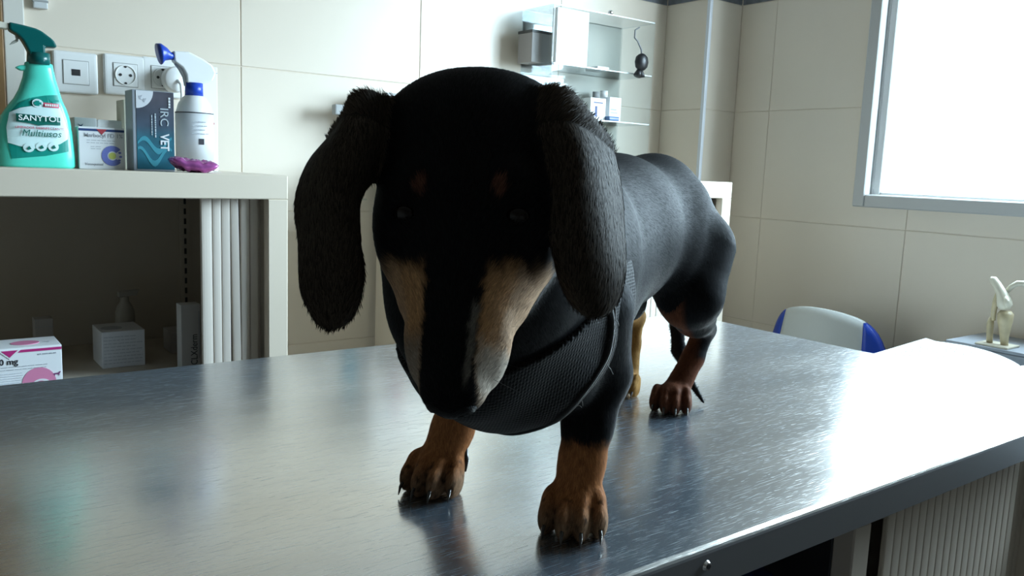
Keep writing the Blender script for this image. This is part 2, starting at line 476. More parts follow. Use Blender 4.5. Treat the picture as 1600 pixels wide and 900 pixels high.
# ================================================================== THINGS ON THE CABINET
def at_top(px, y): return P(px, 262, y=y)[0]

# --- trigger bottle of cleaner
by = 1.535
bx = P(58, 262, y=by)[0]
k = (P(100, 200, y=by)[0] - P(0, 200, y=by)[0]) / 100      # metres per pixel there
kz = k * .98
sp = thing('cleaner_spray_bottle', 'turquoise trigger spray bottle of multi-purpose cleaner with green head', 'spray bottle', (bx, by, CTOP))
teal_m = mat('turquoise_liquid_plastic', (.10, .74, .58), .25, noise=.05, nscale=30)
secs = [(0, 57, 60), (4, 57, 63), (20, 57, 63), (60, 57, 60), (90, 59, 54), (108, 62, 46), (122, 64, 38), (138, 66, 32), (160, 67, 26), (178, 67, 23), (186, 67, 22), (190, 66, 15)]
obj('bottle', loft([(z * kz, (c - 58) * k, 0, w * k, (min(w, 40) * .62) * k, 3.0 if z < 150 else 2.2) for z, c, w in secs], 40), teal_m, sp)
obj('neck_lug', prism([((37 - 58) * k, 180 * kz), ((30 - 58) * k, 176 * kz), ((38 - 58) * k, 171 * kz), ((52 - 58) * k, 172 * kz), ((52 - 58) * k, 183 * kz)], -.006, .006, .002), teal_m, sp)
def q(cx_, cy_): return ((cx_ / 6.92 - 58) * k, (264 - cy_ / 6.92) * kz)
gm = mat('dark_green_plastic', (.0, .10, .095), .28)
hd = obj('trigger_head', prism([q(*p) for p in [(158, 80), (300, 96), (440, 120), (500, 145), (560, 190), (610, 225), (645, 270), (662, 328), (530, 335), (530, 525), (395, 505), (360, 430), (320, 335), (290, 275), (240, 220), (158, 175)]], -.012, .012, .003), gm, sp)
obj('nozzle', prism([q(*p) for p in [(50, 84), (158, 90), (158, 165), (50, 160)]], -.009, .009, .002), mat('cream_plastic', (.75, .72, .62), .4), hd)
obj('trigger_lever', prism([q(*p) for p in [(225, 225), (262, 250), (250, 300), (195, 330), (160, 345), (195, 300), (235, 270)]], -.004, .004, .001), mat('clear_grey_plastic', (.5, .53, .48), .4), hd)
obj('collar', loft([(184 * kz, (67 - 58) * k, 0, .017, .017), (205 * kz, (67.5 - 58) * k, 0, .016, .016)], 24), gm, sp)
# label print, curved with the bottle front
def front_y(X, z):
    zz = z / kz
    for a, b in zip(secs, secs[1:]):
        if a[0] <= zz <= b[0]:
            t = (zz - a[0]) / (b[0] - a[0]); c = a[1] + (b[1] - a[1]) * t; w = a[2] + (b[2] - a[2]) * t; break
    pw = 3.0 if zz < 150 else 2.2
    u = min(.999, abs(X / k + 58 - c) / w)
    return -min(w, 40) * .62 * k * (1 - u ** pw) ** (1 / pw)
def label_patch(name, poly, m, lift, parent=sp, n=14):
    bm = bmesh.new()
    f = bm.faces.new([bm.verts.new((p[0], 0, p[1])) for p in poly])
    bmesh.ops.triangulate(bm, faces=[f]); bmesh.ops.subdivide_edges(bm, edges=bm.edges[:], cuts=6, use_grid_fill=True)
    for v in bm.verts: v.co.y = front_y(v.co.x, v.co.z) - lift
    r = bmesh.ops.extrude_face_region(bm, geom=bm.faces[:])
    for v in r['geom']:
        if isinstance(v, bmesh.types.BMVert): v.co.y += .0008
    bmesh.ops.recalc_face_normals(bm, faces=bm.faces[:])
    return obj(name, bm_mesh(name, bm), m, parent)
def q2(a, b): return ((a / 6 - 58) * k, (264 - (120 + b / 6)) * kz)
lab_g = mat('label_green', (.0, .26, .21), .4); lab_w = mat('label_white', (.66, .86, .86), .4); lab_d = mat('label_dark_green', (.0, .13, .10), .4)
lab_r = mat('label_red', (.62, .09, .16), .4)
lb = label_patch('label', [q2(*p) for p in [(105, 290), (180, 190), (300, 125), (430, 90), (555, 72), (590, 250), (640, 420), (640, 680), (420, 735), (100, 778), (75, 640), (70, 450)]], lab_g, .0006)
label_patch('label_panel', [q2(*p) for p in [(72, 610), (66, 450), (100, 290), (200, 235), (330, 205), (480, 190), (572, 205), (610, 330), (640, 450), (636, 545), (560, 600), (500, 625), (440, 640), (300, 665), (170, 640)]], lab_w, .0014, lb)
label_patch('name_plate', [q2(*p) for p in [(155, 297), (565, 318), (565, 400), (440, 402), (360, 415), (280, 395), (155, 382)]], lab_d, .0032, lb)
label_patch('red_flash', [q2(*p) for p in [(410, 165), (560, 172), (560, 216), (410, 214)]], lab_r, .0022, lb)
label_patch('round_badge', [q2(*p) for p in [(357 + 52 * math.cos(i * .4189), 178 + 46 * math.sin(i * .4189)) for i in range(15)]], lab_w, .0024, lb)
label_patch('badge_cross', [q2(*p) for p in [(340, 150), (372, 150), (372, 166), (392, 166), (392, 190), (372, 190), (372, 206), (340, 206), (340, 190), (322, 190), (322, 166), (340, 166)]], lab_g, .003, lb)
for cx_, cy_ in ((258, 655), (375, 640), (490, 635)):
    label_patch('icon_disc', [q2(*p) for p in [(cx_ + 52 * math.cos(i * .4189), cy_ + 48 * math.sin(i * .4189)) for i in range(15)]], lab_w, .0022, lb)
    label_patch('icon_mark', [q2(*p) for p in [(cx_ - 20, cy_ + 8), (cx_ + 8, cy_ - 18), (cx_ + 24, cy_ + 12), (cx_ - 4, cy_ + 24)]], lab_d, .003, lb)
yb = front_y(0, .08) - .0042
p0 = q2(172, 366); lettering('SANYTOL', .0118, mat('label_letter_white', (.9, .95, .93), .4), lb, (p0[0], yb - .0006, p0[1]), sx=1.13, bold=.0001)
p0 = q2(195, 530); lettering('Multiusos', .0145, lab_d, lb, (p0[0], yb + .001, p0[1]), shear=.25, sx=.98)
p0 = q2(140, 452); lettering('LIMPIADOR DESINFECTANTE', .0052, lab_r, lb, (p0[0], yb + .001, p0[1]), sx=1.0)
for i in range(6): p0 = q2(424 + i * 21, 204); obj('fine_print', box(p0[0], p0[0] + .0022, yb - .0001, yb + .0003, p0[1], p0[1] + .0036), mat('label_letter_white'), lb)

# --- cartons on the cabinet top
def carton(name, label, px0, px1, pyt, y, depth, m=wcard_m, base=CTOP, cat='box', rz=0., group=None, ytop=None):
    x0, x1 = P(px0, 230, y=y)[0], P(px1, 230, y=y)[0]
    zt = P((px0 + px1) / 2, pyt, y=y)[2]
    t = thing(name, label, cat, ((x0 + x1) / 2, y, base), rz, group)
    w, h = x1 - x0, zt - base
    obj('carton', box(-w / 2, w / 2, 0, depth, 0, h, .0012), m, t)
    return t, w, h
t, w, h = carton('medicine_carton', 'small white medicine carton with blue band and blue dotted circle', 123, 195, 199, 1.52, .045)
nav = mat('print_navy', (.02, .05, .17), .5); red = mat('print_red', (.45, .05, .07), .5); lilac = mat('print_violet_blue', (.16, .20, .55), .5)
obj('band', box(-w / 2 + .0004, w / 2 - .0004, -.0004, 0, h * .90, h * .955), nav, t)
obj('band_mark', prism([(-.008, h * .955), (0, h * .955 - .009), (.008, h * .955)], -.0007, -.0003), red, t)
lettering('Marbocyl FD 1%', .0092, greyink_m, t, (-w / 2 + .008, -.0004, h * .76), sx=.95, bold=.0001)
lines(t, -w / 2 + .012, w / 2 - .012, [h * .68, h * .62], -.0003, greyink_m, .0008)
lines(t, -w / 2 + .018, 0, [h * .53, h * .48], -.0003, greyink_m, .0008)
rg = [(w * .22 + .0165 * math.cos(a), h * .33 + .0165 * math.sin(a)) for a in [math.radians(40 + i * 14) for i in range(21)]]
rg += [(w * .22 + .0075 * math.cos(a), h * .33 + .0075 * math.sin(a)) for a in [math.radians(320 - i * 14) for i in range(21)]]
obj('circle_print', prism(rg, -.0006, -.0002), lilac, t)
obj('circle_centre', prism(ellipse_poly(w * .22, h * .33, .0055, .0055), -.0006, -.0002), mat('print_lime', (.55, .6, .15), .5), t)
for a in (25, -5, -35): obj('dot_print', prism(ellipse_poly(w * .22 + .0125 * math.cos(math.radians(a)), h * .33 + .0125 * math.sin(math.radians(a)), .0024, .0018, n=10), -.0006, -.0002), lilac, t)
lettering('Vetoquinol', .0062, greyink_m, t, (-w / 2 + .008, -.0004, h * .09), shear=.2)
t, w, h = carton('white_carton', 'plain white carton behind the small blue-banded medicine carton', 117, 152, 184, 1.60, .06)
obj('print_tick', prism([(-w / 2 + .006, h * .88), (-w / 2 + .010, h * .80), (-w / 2 + .014, h * .88), (-w / 2 + .010, h * .84)], -.0006, -.0002), nav, t)
t, w, h = carton('white_carton', 'low greyish carton between the white carton and the dark blue carton', 154, 196, 188, 1.64, .07, mat('grey_card', (.6, .61, .6), .6))

t, w, h = carton('yellowed_carton', 'narrow yellowish carton edge behind the dark blue carton', 195, 214, 156, 1.62, .06, mat('yellowed_card', (.55, .53, .42), .6))
# dark blue carton with vertical lettering: its front print is a two-tone procedural
def mat_print():
    m = bpy.data.materials.new('dark_blue_print'); m.use_nodes = True; nt = m.node_tree; b = nt.nodes['Principled BSDF']
    tc = nt.nodes.new('ShaderNodeTexCoord'); sp_ = nt.nodes.new('ShaderNodeSeparateXYZ'); nt.links.new(tc.outputs['Object'], sp_.inputs[0])
    r = nt.nodes.new('ShaderNodeValToRGB'); mr = nt.nodes.new('ShaderNodeMapRange'); mr.inputs['From Max'].default_value = .12
    nt.links.new(sp_.outputs['Z'], mr.inputs['Value']); nt.links.new(mr.outputs[0], r.inputs['Fac'])
    e = r.color_ramp.elements; e[0].position = 0; e[0].color = (.012, .11, .16, 1); e[1].position = 1; e[1].color = (.075, .075, .095, 1)
    x = e.new(.45); x.color = (.03, .13, .18, 1); x = e.new(.62); x.color = (.05, .075, .11, 1)
    n = nt.nodes.new('ShaderNodeTexNoise'); n.inputs['Scale'].default_value = 28; nt.links.new(tc.outputs['Object'], n.inputs['Vector'])
    mx = nt.nodes.new('ShaderNodeMixRGB'); mx.blend_type = 'OVERLAY'; mx.inputs[0].default_value = .6
    nt.links.new(r.outputs['Color'], mx.inputs[1]); nt.links.new(n.outputs['Fac'], mx.inputs[2]); nt.links.new(mx.outputs[0], b.inputs['Base Color'])
    b.inputs['Roughness'].default_value = .35
    return m
t, w, h = carton('dark_blue_carton', 'upright dark blue carton with large vertical white letters', 208, 273, 142, 1.50, .05, mat('silver_blue_card', (.27, .30, .34), .45))
fp = obj('front_print', box(-w / 2 + .006, w / 2 - .0006, -.0005, 0, .003, h - .001), mat_print(), t)
obj('silver_corner', prism([(-w / 2 + .006, h - .001), (-w / 2 + .006, h - .030)] + [(-w / 2 + .006 + .027 * math.sin(math.radians(a)), h - .001 - .029 * math.cos(math.radians(a))) for a in range(10, 91, 10)], -.0009, -.0003), mat('print_silver', (.62, .64, .67), .4), fp)
for s in (0, 1): obj('pet_mark', prism([(-w / 2 + .010 + s * .007, h - .010 - s * .004), (-w / 2 + .016 + s * .006, h - .008 - s * .005), (-w / 2 + .013 + s * .006, h - .014 - s * .006), (-w / 2 + .017 + s * .004, h - .017 - s * .004), (-w / 2 + .011 + s * .006, h - .015 - s * .004)], -.0012, -.0008), greyink_m, fp)
lw_ = mat('print_pale', (.72, .76, .78), .4)
lettering('IRC', .019, mat('print_pale_thin', (.45, .52, .56), .4), fp, (w * .16, -.0013, h * .80), rot=(math.pi / 2, math.pi / 2, 0), sx=1.05)
lettering('VET', .019, lw_, fp, (w * .16, -.0013, h * .47), rot=(math.pi / 2, math.pi / 2, 0), sx=.86, bold=.0005)
def vlines(x, z0, z1, m, n, w_=.0035):
    z = z1; bl = []
    while z > z0:
        g = random.uniform(.002, .006); bl.append((x, x + w_, -.0013, -.0009, max(z0, z - g), z)); z -= g + .001
    return obj('fine_print', boxes(bl), m, fp)
vlines(w * .02, h * .42, h * .72, mat('print_pale_thin'), 8, .0022)
vlines(-w * .06, h * .45, h * .70, mat('print_pale_thin'), 8, .0016)
vlines(w * .36, h * .80, h * .93, lw_, 5, .003)
wv = mat('print_teal_wave', (.05, .26, .33), .4)
for s, (zz, am) in enumerate(((.36, .010), (.22, .012))):
    pts = [(-w / 2 + .007 + i * (w - .012) / 14, h * zz + am * math.sin(i * .55 + s)) for i in range(15)]
    obj('wave_print', prism(pts + [(p[0], p[1] - .004 - .006 * math.sin(i / 14 * math.pi)) for i, p in list(enumerate(pts))[::-1]], -.0009, -.0004), wv, fp)

# --- white disinfectant bottle with blue collar and blue nozzle
y0 = 1.60
kk = (P(340, 200, y=y0)[0] - P(240, 200, y=y0)[0]) / 100
bx2 = P(305, 262, y=y0)[0]
t = thing('disinfectant_spray_bottle', 'white spray bottle with blue collar and round blue nozzle', 'spray bottle', (bx2, y0, CTOP))
def z_(py): return P(305, py, y=y0)[2] - CTOP
def x_(px): return (px - 305) * kk
rr = 29 * kk
obj('bottle', loft([(0, 0, 0, rr * .95, rr * .95), (.003, 0, 0, rr, rr), (z_(188), 0, 0, rr, rr), (z_(175), 0, 0, rr * .97, rr * .97), (z_(163), 0, 0, rr * .85, rr * .85), (z_(153), 0, 0, rr * .62, rr * .62), (z_(149), 0, 0, rr * .42, rr * .42)], 32), white_m, t)
obj('collar', loft([(z_(150), 0, 0, 14 * kk, 14 * kk), (z_(130), 0, 0, 13.5 * kk, 13.5 * kk)], 24), blue_m, t)
hd = obj('spray_head', prism([(x_(a), z_(b)) for a, b in [(272, 84), (296, 83), (318, 92), (332, 100), (338, 112), (332, 125), (316, 131), (292, 131), (291, 118), (285, 108), (273, 100)]], -.011, .011, .003), white_m, t)
obj('trigger_lever', tube([(x_(a), -.002, z_(b)) for a, b in [(276, 102), (283, 110), (289, 122), (291, 136)]], [.003, .0035, .003, .0022], 8), mat('pale_grey_plastic', (.6, .62, .62), .4), hd)
nz = obj('nozzle', tube([(x_(a), -.003, z_(b)) for a, b in [(251, 91), (255, 90), (262, 90), (268, 92), (274, 92)]], [.0185, .018, .0115, .0072, .0065], 24), blue_m, hd)
lb2 = obj('label', loft([(z_(250), 0, 0, rr * 1.012, rr * 1.012), (z_(178), 0, 0, rr * 1.012, rr * 1.012)], 32), mat('label_pale_grey', (.68, .70, .72), .5), t)
obj('label_rule', loft([(z_(178), 0, 0, rr * 1.02, rr * 1.02), (z_(176.5), 0, 0, rr * 1.02, rr * 1.02)], 32), ink_m, lb2)
for zz in (192, 198, 204, 210): lines(lb2, -.014, .016, [z_(zz)], -rr * 1.03, greyink_m, .0014, name='fine_print')
obj('label_mark', box(-.002, .007, -rr * 1.03, -rr * .99, z_(226), z_(217)), ink_m, lb2)
# white pack behind it
t, w, h = carton('white_pack', 'tall plain white pack behind the white spray bottle', 312, 341, 104, 1.68, .06, mat('bright_white_card', (.88, .89, .90), .5))
obj('pack_flap', box(-w / 2, w / 2, -.0006, 0, h - .012, h - .011), greyink_m, t)
obj('print_dot', prism(ellipse_poly(w * .25, h * .46, .002, .0025, n=10), -.0005, -.0001), red, t)

# --- purple foil sachet
sxm, sy = P(302, 262, y=1.455)[0], 1.455
t = thing('foil_sachet', 'crumpled purple foil sachet lying on the cabinet edge', 'sachet', (sxm, sy, CTOP))
bm = bmesh.new(); GN, GM = 26, 14; vs = []
for side in (1, -1):
    for i in range(GN + 1):
        for j in range(GM + 1):
            u, v = i / GN * 2 - 1, j / GM * 2 - 1
            puff = max(0, (1 - u ** 4) * (1 - v ** 4)); wr_ = .0022 * math.sin(9 * u + 5 * v + 3 * math.sin(4 * v)) + .0015 * math.sin(17 * u - 8 * v)
            zz = .011 + side * (.0095 * puff ** .7) + wr_ * puff * .8 + .006 * u * u - .004 * u
            vs.append(bm.verts.new((u * .040 * (1 - .12 * v * v), v * .022, max(.0003, zz))))
n1 = (GN + 1) * (GM + 1)
for s in range(2):
    for i in range(GN):
        for j in range(GM):
            a = s * n1 + i * (GM + 1) + j; bm.faces.new((vs[a], vs[a + 1], vs[a + GM + 2], vs[a + GM + 1]))
bmesh.ops.remove_doubles(bm, verts=bm.verts[:], dist=.00005); bmesh.ops.recalc_face_normals(bm, faces=bm.faces[:])
obj('foil', bm_mesh('foil', bm, True), mat('purple_foil', (.38, .10, .32), .25, metal=.6, noise=.55, nscale=45), t)
obj('dark_corner', prism([(.022, .002), (.039, .004), (.040, .014), (.030, .012)], .012, .018, .001), mat('dark_purple', (.05, .02, .06), .5), t)

# ================================================================== INSIDE THE CABINET
SZ = -.115
t = thing('striped_medicine_carton', 'large white medicine carton with pink stripe and pink circle on the cabinet shelf', 'box', (P(97, 560, y=1.475)[0] - .065, 1.475, SZ))
h = P(97, 538, y=1.475)[2] - SZ; w = .13
obj('carton', box(-w / 2, w / 2, 0, .075, 0, h, .0012), mat('glossy_white_card', (.86, .88, .90), .4), t)
pk = mat('print_magenta', (.50, .03, .20), .45); pk2 = mat('print_pink', (.72, .25, .42), .45)
obj('stripe', box(-w / 2 + .0003, w / 2 - .0003, -.0004, 0, h * .90, h * .955), pk, t)
xm = P(15, 560, y=1.475)[0] - (P(97, 560, y=1.475)[0] - .065)
obj('stripe_border', prism([(xm - .016, h * .965), (xm, h * .77), (xm + .016, h * .965)], -.0006, -.0002), wcard_m, t)
obj('stripe_mark', prism([(xm - .0115, h * .955), (xm, h * .81), (xm + .0115, h * .955)], -.0008, -.0004), pk, t)
lettering('500 mg', .0135, ink_m, t, (xm - .027, -.0004, h * .66), bold=.0002, sx=.95)
lines(t, xm - .03, xm + .062, [h * .60, h * .54], -.0003, greyink_m, .0008)
lines(t, xm - .03, xm + .018, [h * (.46 - .05 * i) for i in range(6)], -.0003, mat('faint_print', (.62, .66, .72), .6), .0008)
xc = P(60, 560, y=1.475)[0] - (P(97, 560, y=1.475)[0] - .065)
obj('pink_disc', prism(ellipse_poly(xc, h * .20, .024, .026), -.0005, -.0001), pk2, t)
obj('disc_ring', prism(ellipse_poly(xc + .003, h * .13, .0145, .0125), -.0007, -.0003), wcard_m, t)
obj('disc_centre', prism(ellipse_poly(xc + .002, h * .12, .012, .010), -.0009, -.0005), pk, t)
dog_sil = [(0, 3), (3, 4), (9, 4), (11, 6), (13, 6), (12, 4), (11, 3), (10.5, 0), (9.5, 0), (9, 2), (4, 2), (3.5, 0), (2.5, 0), (2, 2)]
obj('pet_silhouette', prism([(xc + .019 + a * .0009, h * .33 + b * .0011) for a, b in dog_sil], -.0006, -.0002), mat('print_plum', (.22, .06, .18), .5), t)
lines(t, w / 2 - .034, w / 2 - .006, [h * .82], -.0003, greyink_m, .0018)
# print on the lid
o = obj('lid_print', prism(ellipse_poly(0, 0, .020, .016), -.0003, .0003), pk2, t); o.rotation_euler = (math.pi / 2, 0, 0); o.location = (.018, .035, h + .0003)
lettering('mg', .009, greyink_m, t, (.042, .03, h + .0003), rot=(0, 0, 0))

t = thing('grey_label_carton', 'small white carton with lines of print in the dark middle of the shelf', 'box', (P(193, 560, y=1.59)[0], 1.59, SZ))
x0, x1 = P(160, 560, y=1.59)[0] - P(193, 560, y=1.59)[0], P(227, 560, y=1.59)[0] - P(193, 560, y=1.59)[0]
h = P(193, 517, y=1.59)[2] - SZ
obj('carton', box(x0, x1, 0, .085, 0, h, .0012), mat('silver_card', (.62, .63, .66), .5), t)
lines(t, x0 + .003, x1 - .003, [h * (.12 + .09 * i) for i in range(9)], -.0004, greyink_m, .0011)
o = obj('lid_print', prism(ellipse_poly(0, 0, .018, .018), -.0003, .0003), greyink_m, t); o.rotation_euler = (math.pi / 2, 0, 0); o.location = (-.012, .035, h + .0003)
# pump bottle standing behind it
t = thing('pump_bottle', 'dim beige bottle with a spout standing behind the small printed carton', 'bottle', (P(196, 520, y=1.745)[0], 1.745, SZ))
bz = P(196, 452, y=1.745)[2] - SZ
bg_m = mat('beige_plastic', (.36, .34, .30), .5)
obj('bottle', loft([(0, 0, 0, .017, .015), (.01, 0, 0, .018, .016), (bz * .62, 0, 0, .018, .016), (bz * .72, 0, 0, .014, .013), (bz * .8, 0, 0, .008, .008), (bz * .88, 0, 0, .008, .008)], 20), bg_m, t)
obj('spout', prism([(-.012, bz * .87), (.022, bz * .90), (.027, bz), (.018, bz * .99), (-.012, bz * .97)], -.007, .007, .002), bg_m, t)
# tube carton with vertical lettering
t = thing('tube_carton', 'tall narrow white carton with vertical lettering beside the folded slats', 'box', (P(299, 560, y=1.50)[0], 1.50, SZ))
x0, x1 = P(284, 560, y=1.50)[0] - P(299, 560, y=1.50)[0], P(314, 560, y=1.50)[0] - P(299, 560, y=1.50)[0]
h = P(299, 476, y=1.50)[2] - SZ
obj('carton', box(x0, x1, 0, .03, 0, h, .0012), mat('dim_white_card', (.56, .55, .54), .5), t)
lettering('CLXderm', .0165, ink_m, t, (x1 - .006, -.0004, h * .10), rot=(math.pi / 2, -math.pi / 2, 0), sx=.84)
obj('side_stripe', box(x1 - .0035, x1 - .002, -.0004, 0, h * .2, h * .9), greyink_m, t)
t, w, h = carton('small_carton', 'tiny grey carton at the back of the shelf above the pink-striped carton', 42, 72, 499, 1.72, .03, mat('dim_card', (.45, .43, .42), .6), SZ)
obj('carton_flap', box(-w / 2, w / 2, -.0005, 0, h * .8, h * .81), greyink_m, t)
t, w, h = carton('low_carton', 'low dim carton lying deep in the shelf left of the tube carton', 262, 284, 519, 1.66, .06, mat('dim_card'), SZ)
obj('carton_flap', box(-w / 2, w / 2, -.0005, 0, h * .5, h * .52), greyink_m, t)

# ================================================================== SOCKETS ON THE WALL
sock_m = mat('socket_plastic', (.80, .81, .80), .3); dark_m = mat('socket_hole', (.02, .02, .02), .5)
def plate(label, px, py, data=False, grp='wall sockets above the cabinet'):
    c = P(px, py, y=YB); s = .0395
    t = thing('wall_socket', label, 'socket', (c[0], YB, c[2]), group=grp)
    obj('cover_plate', box(-s, s, -.011, 0, -s, s, .006, 3), sock_m, t)
    ins = obj('insert', box(-.022, .022, -.0125, -.0105, -.022, .022, .001), sock_m, t)
    obj('insert_gap', frame_y(.0232, .0012), mat('socket_gap', (.30, .30, .29), .6), t)
    if data:
        obj('data_port', box(-.0075, .0075, -.0131, -.0120, -.006, .006), dark_m, ins)
    else:
        bm = bmesh.new()
        prof = [(.0195, -.0128), (.0185, -.0122), (.0175, -.0136)]
        rings = [[bm.verts.new((r * math.cos(i * math.pi / 16), yv, r * math.sin(i * math.pi / 16))) for i in range(32)] for r, yv in ((.0200, -.0126), (.0196, -.0142), (.0180, -.0142), (.0176, -.0127))]
        for a, b in zip(rings, rings[1:]):
            for i in range(32): bm.faces.new((a[i], a[(i + 1) % 32], b[(i + 1) % 32], b[i]))
        bmesh.ops.recalc_face_normals(bm, faces=bm.faces[:])
        obj('socket_well', bm_mesh('well', bm, True), sock_m, ins)
        for hx, hz, r in ((-.0095, 0, .0028), (.0095, 0, .0028), (0, .0165, .0026), (0, -.0165, .0026)):
            o = obj('pin_hole' if hz == 0 else 'earth_clip', prism(ellipse_poly(hx, hz, r, r, n=14), -.0133, -.0123), dark_m, ins)
    return t
def frame_y(h, w):
    return boxes([(-h, h, -.0114, -.0104, h - w, h), (-h, h, -.0114, -.0104, -h, -h + w), (-h, -h + w, -.0114, -.0104, -h + w, h - w), (h - w, h, -.0114, -.0104, -h + w, h - w)])
plate('white data socket with small black port right of the turquoise spray bottle', 117, 114, True)
plate('white power socket with two round pin holes above the cartons', 194, 118)
plate('white power socket partly hidden by the round white plug', 252, 122)
# plug in the third socket
c = P(268, 126, y=YB)
t = thing('power_plug', 'round white plug in the wall socket behind the spray nozzle', 'plug', (c[0], YB - .0145, c[2]))
o = obj('plug_body', tube([(0, 0, 0), (0, -.004, 0), (0, -.026, 0), (0, -.030, 0)], [.023, .026, .026, .022], 28), white_m, t)
obj('cable', tube([(0, -.028, -.002), (.004, -.040, -.010), (.006, -.038, -.03), (.006, -.03, -.06), (.006, -.022, -.10), (.006, -.02, -.16)], .003, 8), white_m, t)
# little device high on the wall
c = P(62, 4, y=YB)
t = thing('wall_bracket', 'small grey and white bracket high on the wall above the spray bottle', 'bracket', (c[0], YB, c[2]))
obj('bracket_body', box(-.012, .012, -.012, 0, -.012, .05, .002), mat('pale_grey_plastic'), t)
obj('bracket_strip', box(-.013, .013, -.0135, -.0005, -.0005, .003, .0005), mat('mid_grey_plastic', (.35, .36, .36), .5), t)

# ================================================================== BEHIND THE DOG'S HEAD
SHZ = .186
sc0, sc1 = P(533, 380, y=YB - .08)[0], P(566, 380, y=YB - .08)[0]
t = thing('small_acrylic_shelf', 'small clear shelf on the wall hidden behind the head of the dog', 'shelf', (sc0, YB - .0012, SHZ))
obj('board', box(0, sc1 - sc0, -.10, 0, -.004, 0, .0006), acrylic, t)
obj('wall_flange', box(0, sc1 - sc0, -.004, 0, -.03, -.0042, .0006), acrylic, t)
t = thing('teal_soap_bottle', 'teal bottle with white cap on the small clear shelf, mirrored in the table', 'bottle', (P(547, 360, y=YB - .06)[0], YB - .06, SHZ))
obj('bottle', loft([(0, 0, 0, .015, .014, 3), (.003, 0, 0, .016, .015, 3), (.072, 0, 0, .018, .016, 3), (.076, 0, 0, .012, .012, 2.4), (.077, 0, 0, .008, .008)], 24), mat('teal_plastic', (.03, .32, .40), .3), t)
obj('cap', loft([(.077, 0, 0, .009, .009), (.090, 0, 0, .009, .009)], 20), white_m, t)
t = thing('pink_lotion_bottle', 'dull pink bottle with wide cap on the far tambour cabinet, mirrored in the table', 'bottle', (P(622, 290, y=YB - .07)[0], YB - .07, .2545))
obj('bottle', loft([(0, 0, 0, .019, .019), (.062, 0, 0, .019, .019), (.068, 0, 0, .016, .016)], 24), mat('dull_pink_plastic', (.48, .26, .25), .4), t)
obj('cap', loft([(.068, 0, 0, .026, .026), (.090, 0, 0, .024, .024)], 24), mat('dusty_pink_plastic', (.46, .23, .22), .4), t)
c0, c1 = P(556, 150, y=YB), P(650, 218, y=YB)
t = thing('towel_dispenser', 'white wall dispenser with a grey lever, mostly hidden behind the dog', 'dispenser', ((c0[0] + c1[0]) / 2, YB, c1[2]))
w = (c1[0] - c0[0]) / 2; h = c0[2] - c1[2]
obj('dispenser_body', box(-w, w, -.09, 0, 0, h, .01, 3), white_m, t)
l0, l1 = P(521, 179, y=YB - .055), P(560, 166, y=YB - .055); lx, lz = (c0[0] + c1[0]) / 2, c1[2]
obj('lever', box(l0[0] - lx, max(l1[0] - lx, -w + .005), -.065, -.045, l0[2] - lz, l1[2] - lz, .003), mat('mid_grey_plastic', (.35, .36, .36), .5), t)
obj('top_lip', box(-w + .03, w, -.095, -.02, h, h + .006, .001), mat('mid_grey_plastic'), t)

# ================================================================== ACRYLIC WALL SHELF
AX0, AX1, AY0, AZ0, AZ1, AS1, AS2 = 1.391, 1.762, 1.715, .30, .690, .545, .410
t = thing('acrylic_wall_shelf', 'clear acrylic display shelf on the wall behind the dog', 'shelf', (AX0, YB, AZ0))
def ab(nm, l): return obj(nm, boxes([(a - AX0, b - AX0, c - YB, d - YB, e - AZ0, f - AZ0) for a, b, c, d, e, f in l], bev=.0006), acrylic, t)
ab('side_panel', [(AX0, AX0 + .004, AY0, YB - .0045, AZ0, AZ1)]); ab('side_panel', [(AX1 - .004, AX1, AY0, YB - .0045, AZ0, AZ1)])
ab('back_panel', [(AX0, AX1, YB - .0042, YB - .0012, AZ0, AZ1)])
for zz, nm in ((AZ1 - .004, 'top_panel'), (AS1 - .005, 'shelf'), (AS2 - .005, 'shelf'), (AZ0, 'shelf')): ab(nm, [(AX0 + .0045, AX1 - .0045, AY0, YB - .0045, zz, zz + .005)])
edge_m = mat('bright_acrylic_edge', (.70, .76, .78), .2)
for zz in (AZ1 - .003, AS1 - .004, AS2 - .004): obj('polished_edge', box(.005, AX1 - AX0 - .005, AY0 - YB - .0015, AY0 - YB - .0002, zz - AZ0, zz - AZ0 + .003), edge_m, t)
t = thing('hinge_knob', 'small shiny knob on top of the clear acrylic shelf', 'knob', (P(954, 20, y=AY0 + .01)[0], AY0 + .01, AZ1 + .0012))
obj('knob', loft([(0, 0, 0, .004, .004), (.003, 0, 0, .007, .007), (.008, 0, 0, .007, .007), (.011, 0, 0, .003, .003)], 16), mat('bright_steel'), t)
# things on it
def on_shelf(name, label, px0, px1, zb, h, y, d, m, cat='box'):
    x0, x1 = P(px0, 100, y=y)[0], P(px1, 100, y=y)[0]
    t = thing(name, label, cat, ((x0 + x1) / 2, y, zb)); w = x1 - x0
    obj('carton', box(-w / 2, w / 2, 0, d, 0, h, .001), m, t); return t, w
t, w = on_shelf('white_card_box', 'bright white box at the front of the upper acrylic shelf', 868, 917, AS1 + .0006, .138, AY0 + .004, .02, mat('bright_white_card'))
obj('box_flap', box(-w / 2, w / 2, -.0004, 0, .130, .1305), greyink_m, t)
t, w = on_shelf('grey_carton', 'grey carton with dark lid left of the bright white box on the acrylic shelf', 830, 866, AS1 + .0006, .075, AY0 + .05, .06, mat('grey_brown_card', (.34, .32, .31), .6))
obj('lid', box(-w / 2 - .001, w / 2 + .001, -.001, .061, .0752, .082), mat('charcoal_card', (.06, .06, .06), .5), t)
t, w = on_shelf('flat_white_packet', 'flat white packet right of the white box on the upper acrylic shelf', 934, 952, AS1 + .0006, .010, AY0 + .03, .05, wcard_m, 'packet')
obj('packet_seal', box(-w / 2, w / 2, -.0005, 0, .004, .005), greyink_m, t)
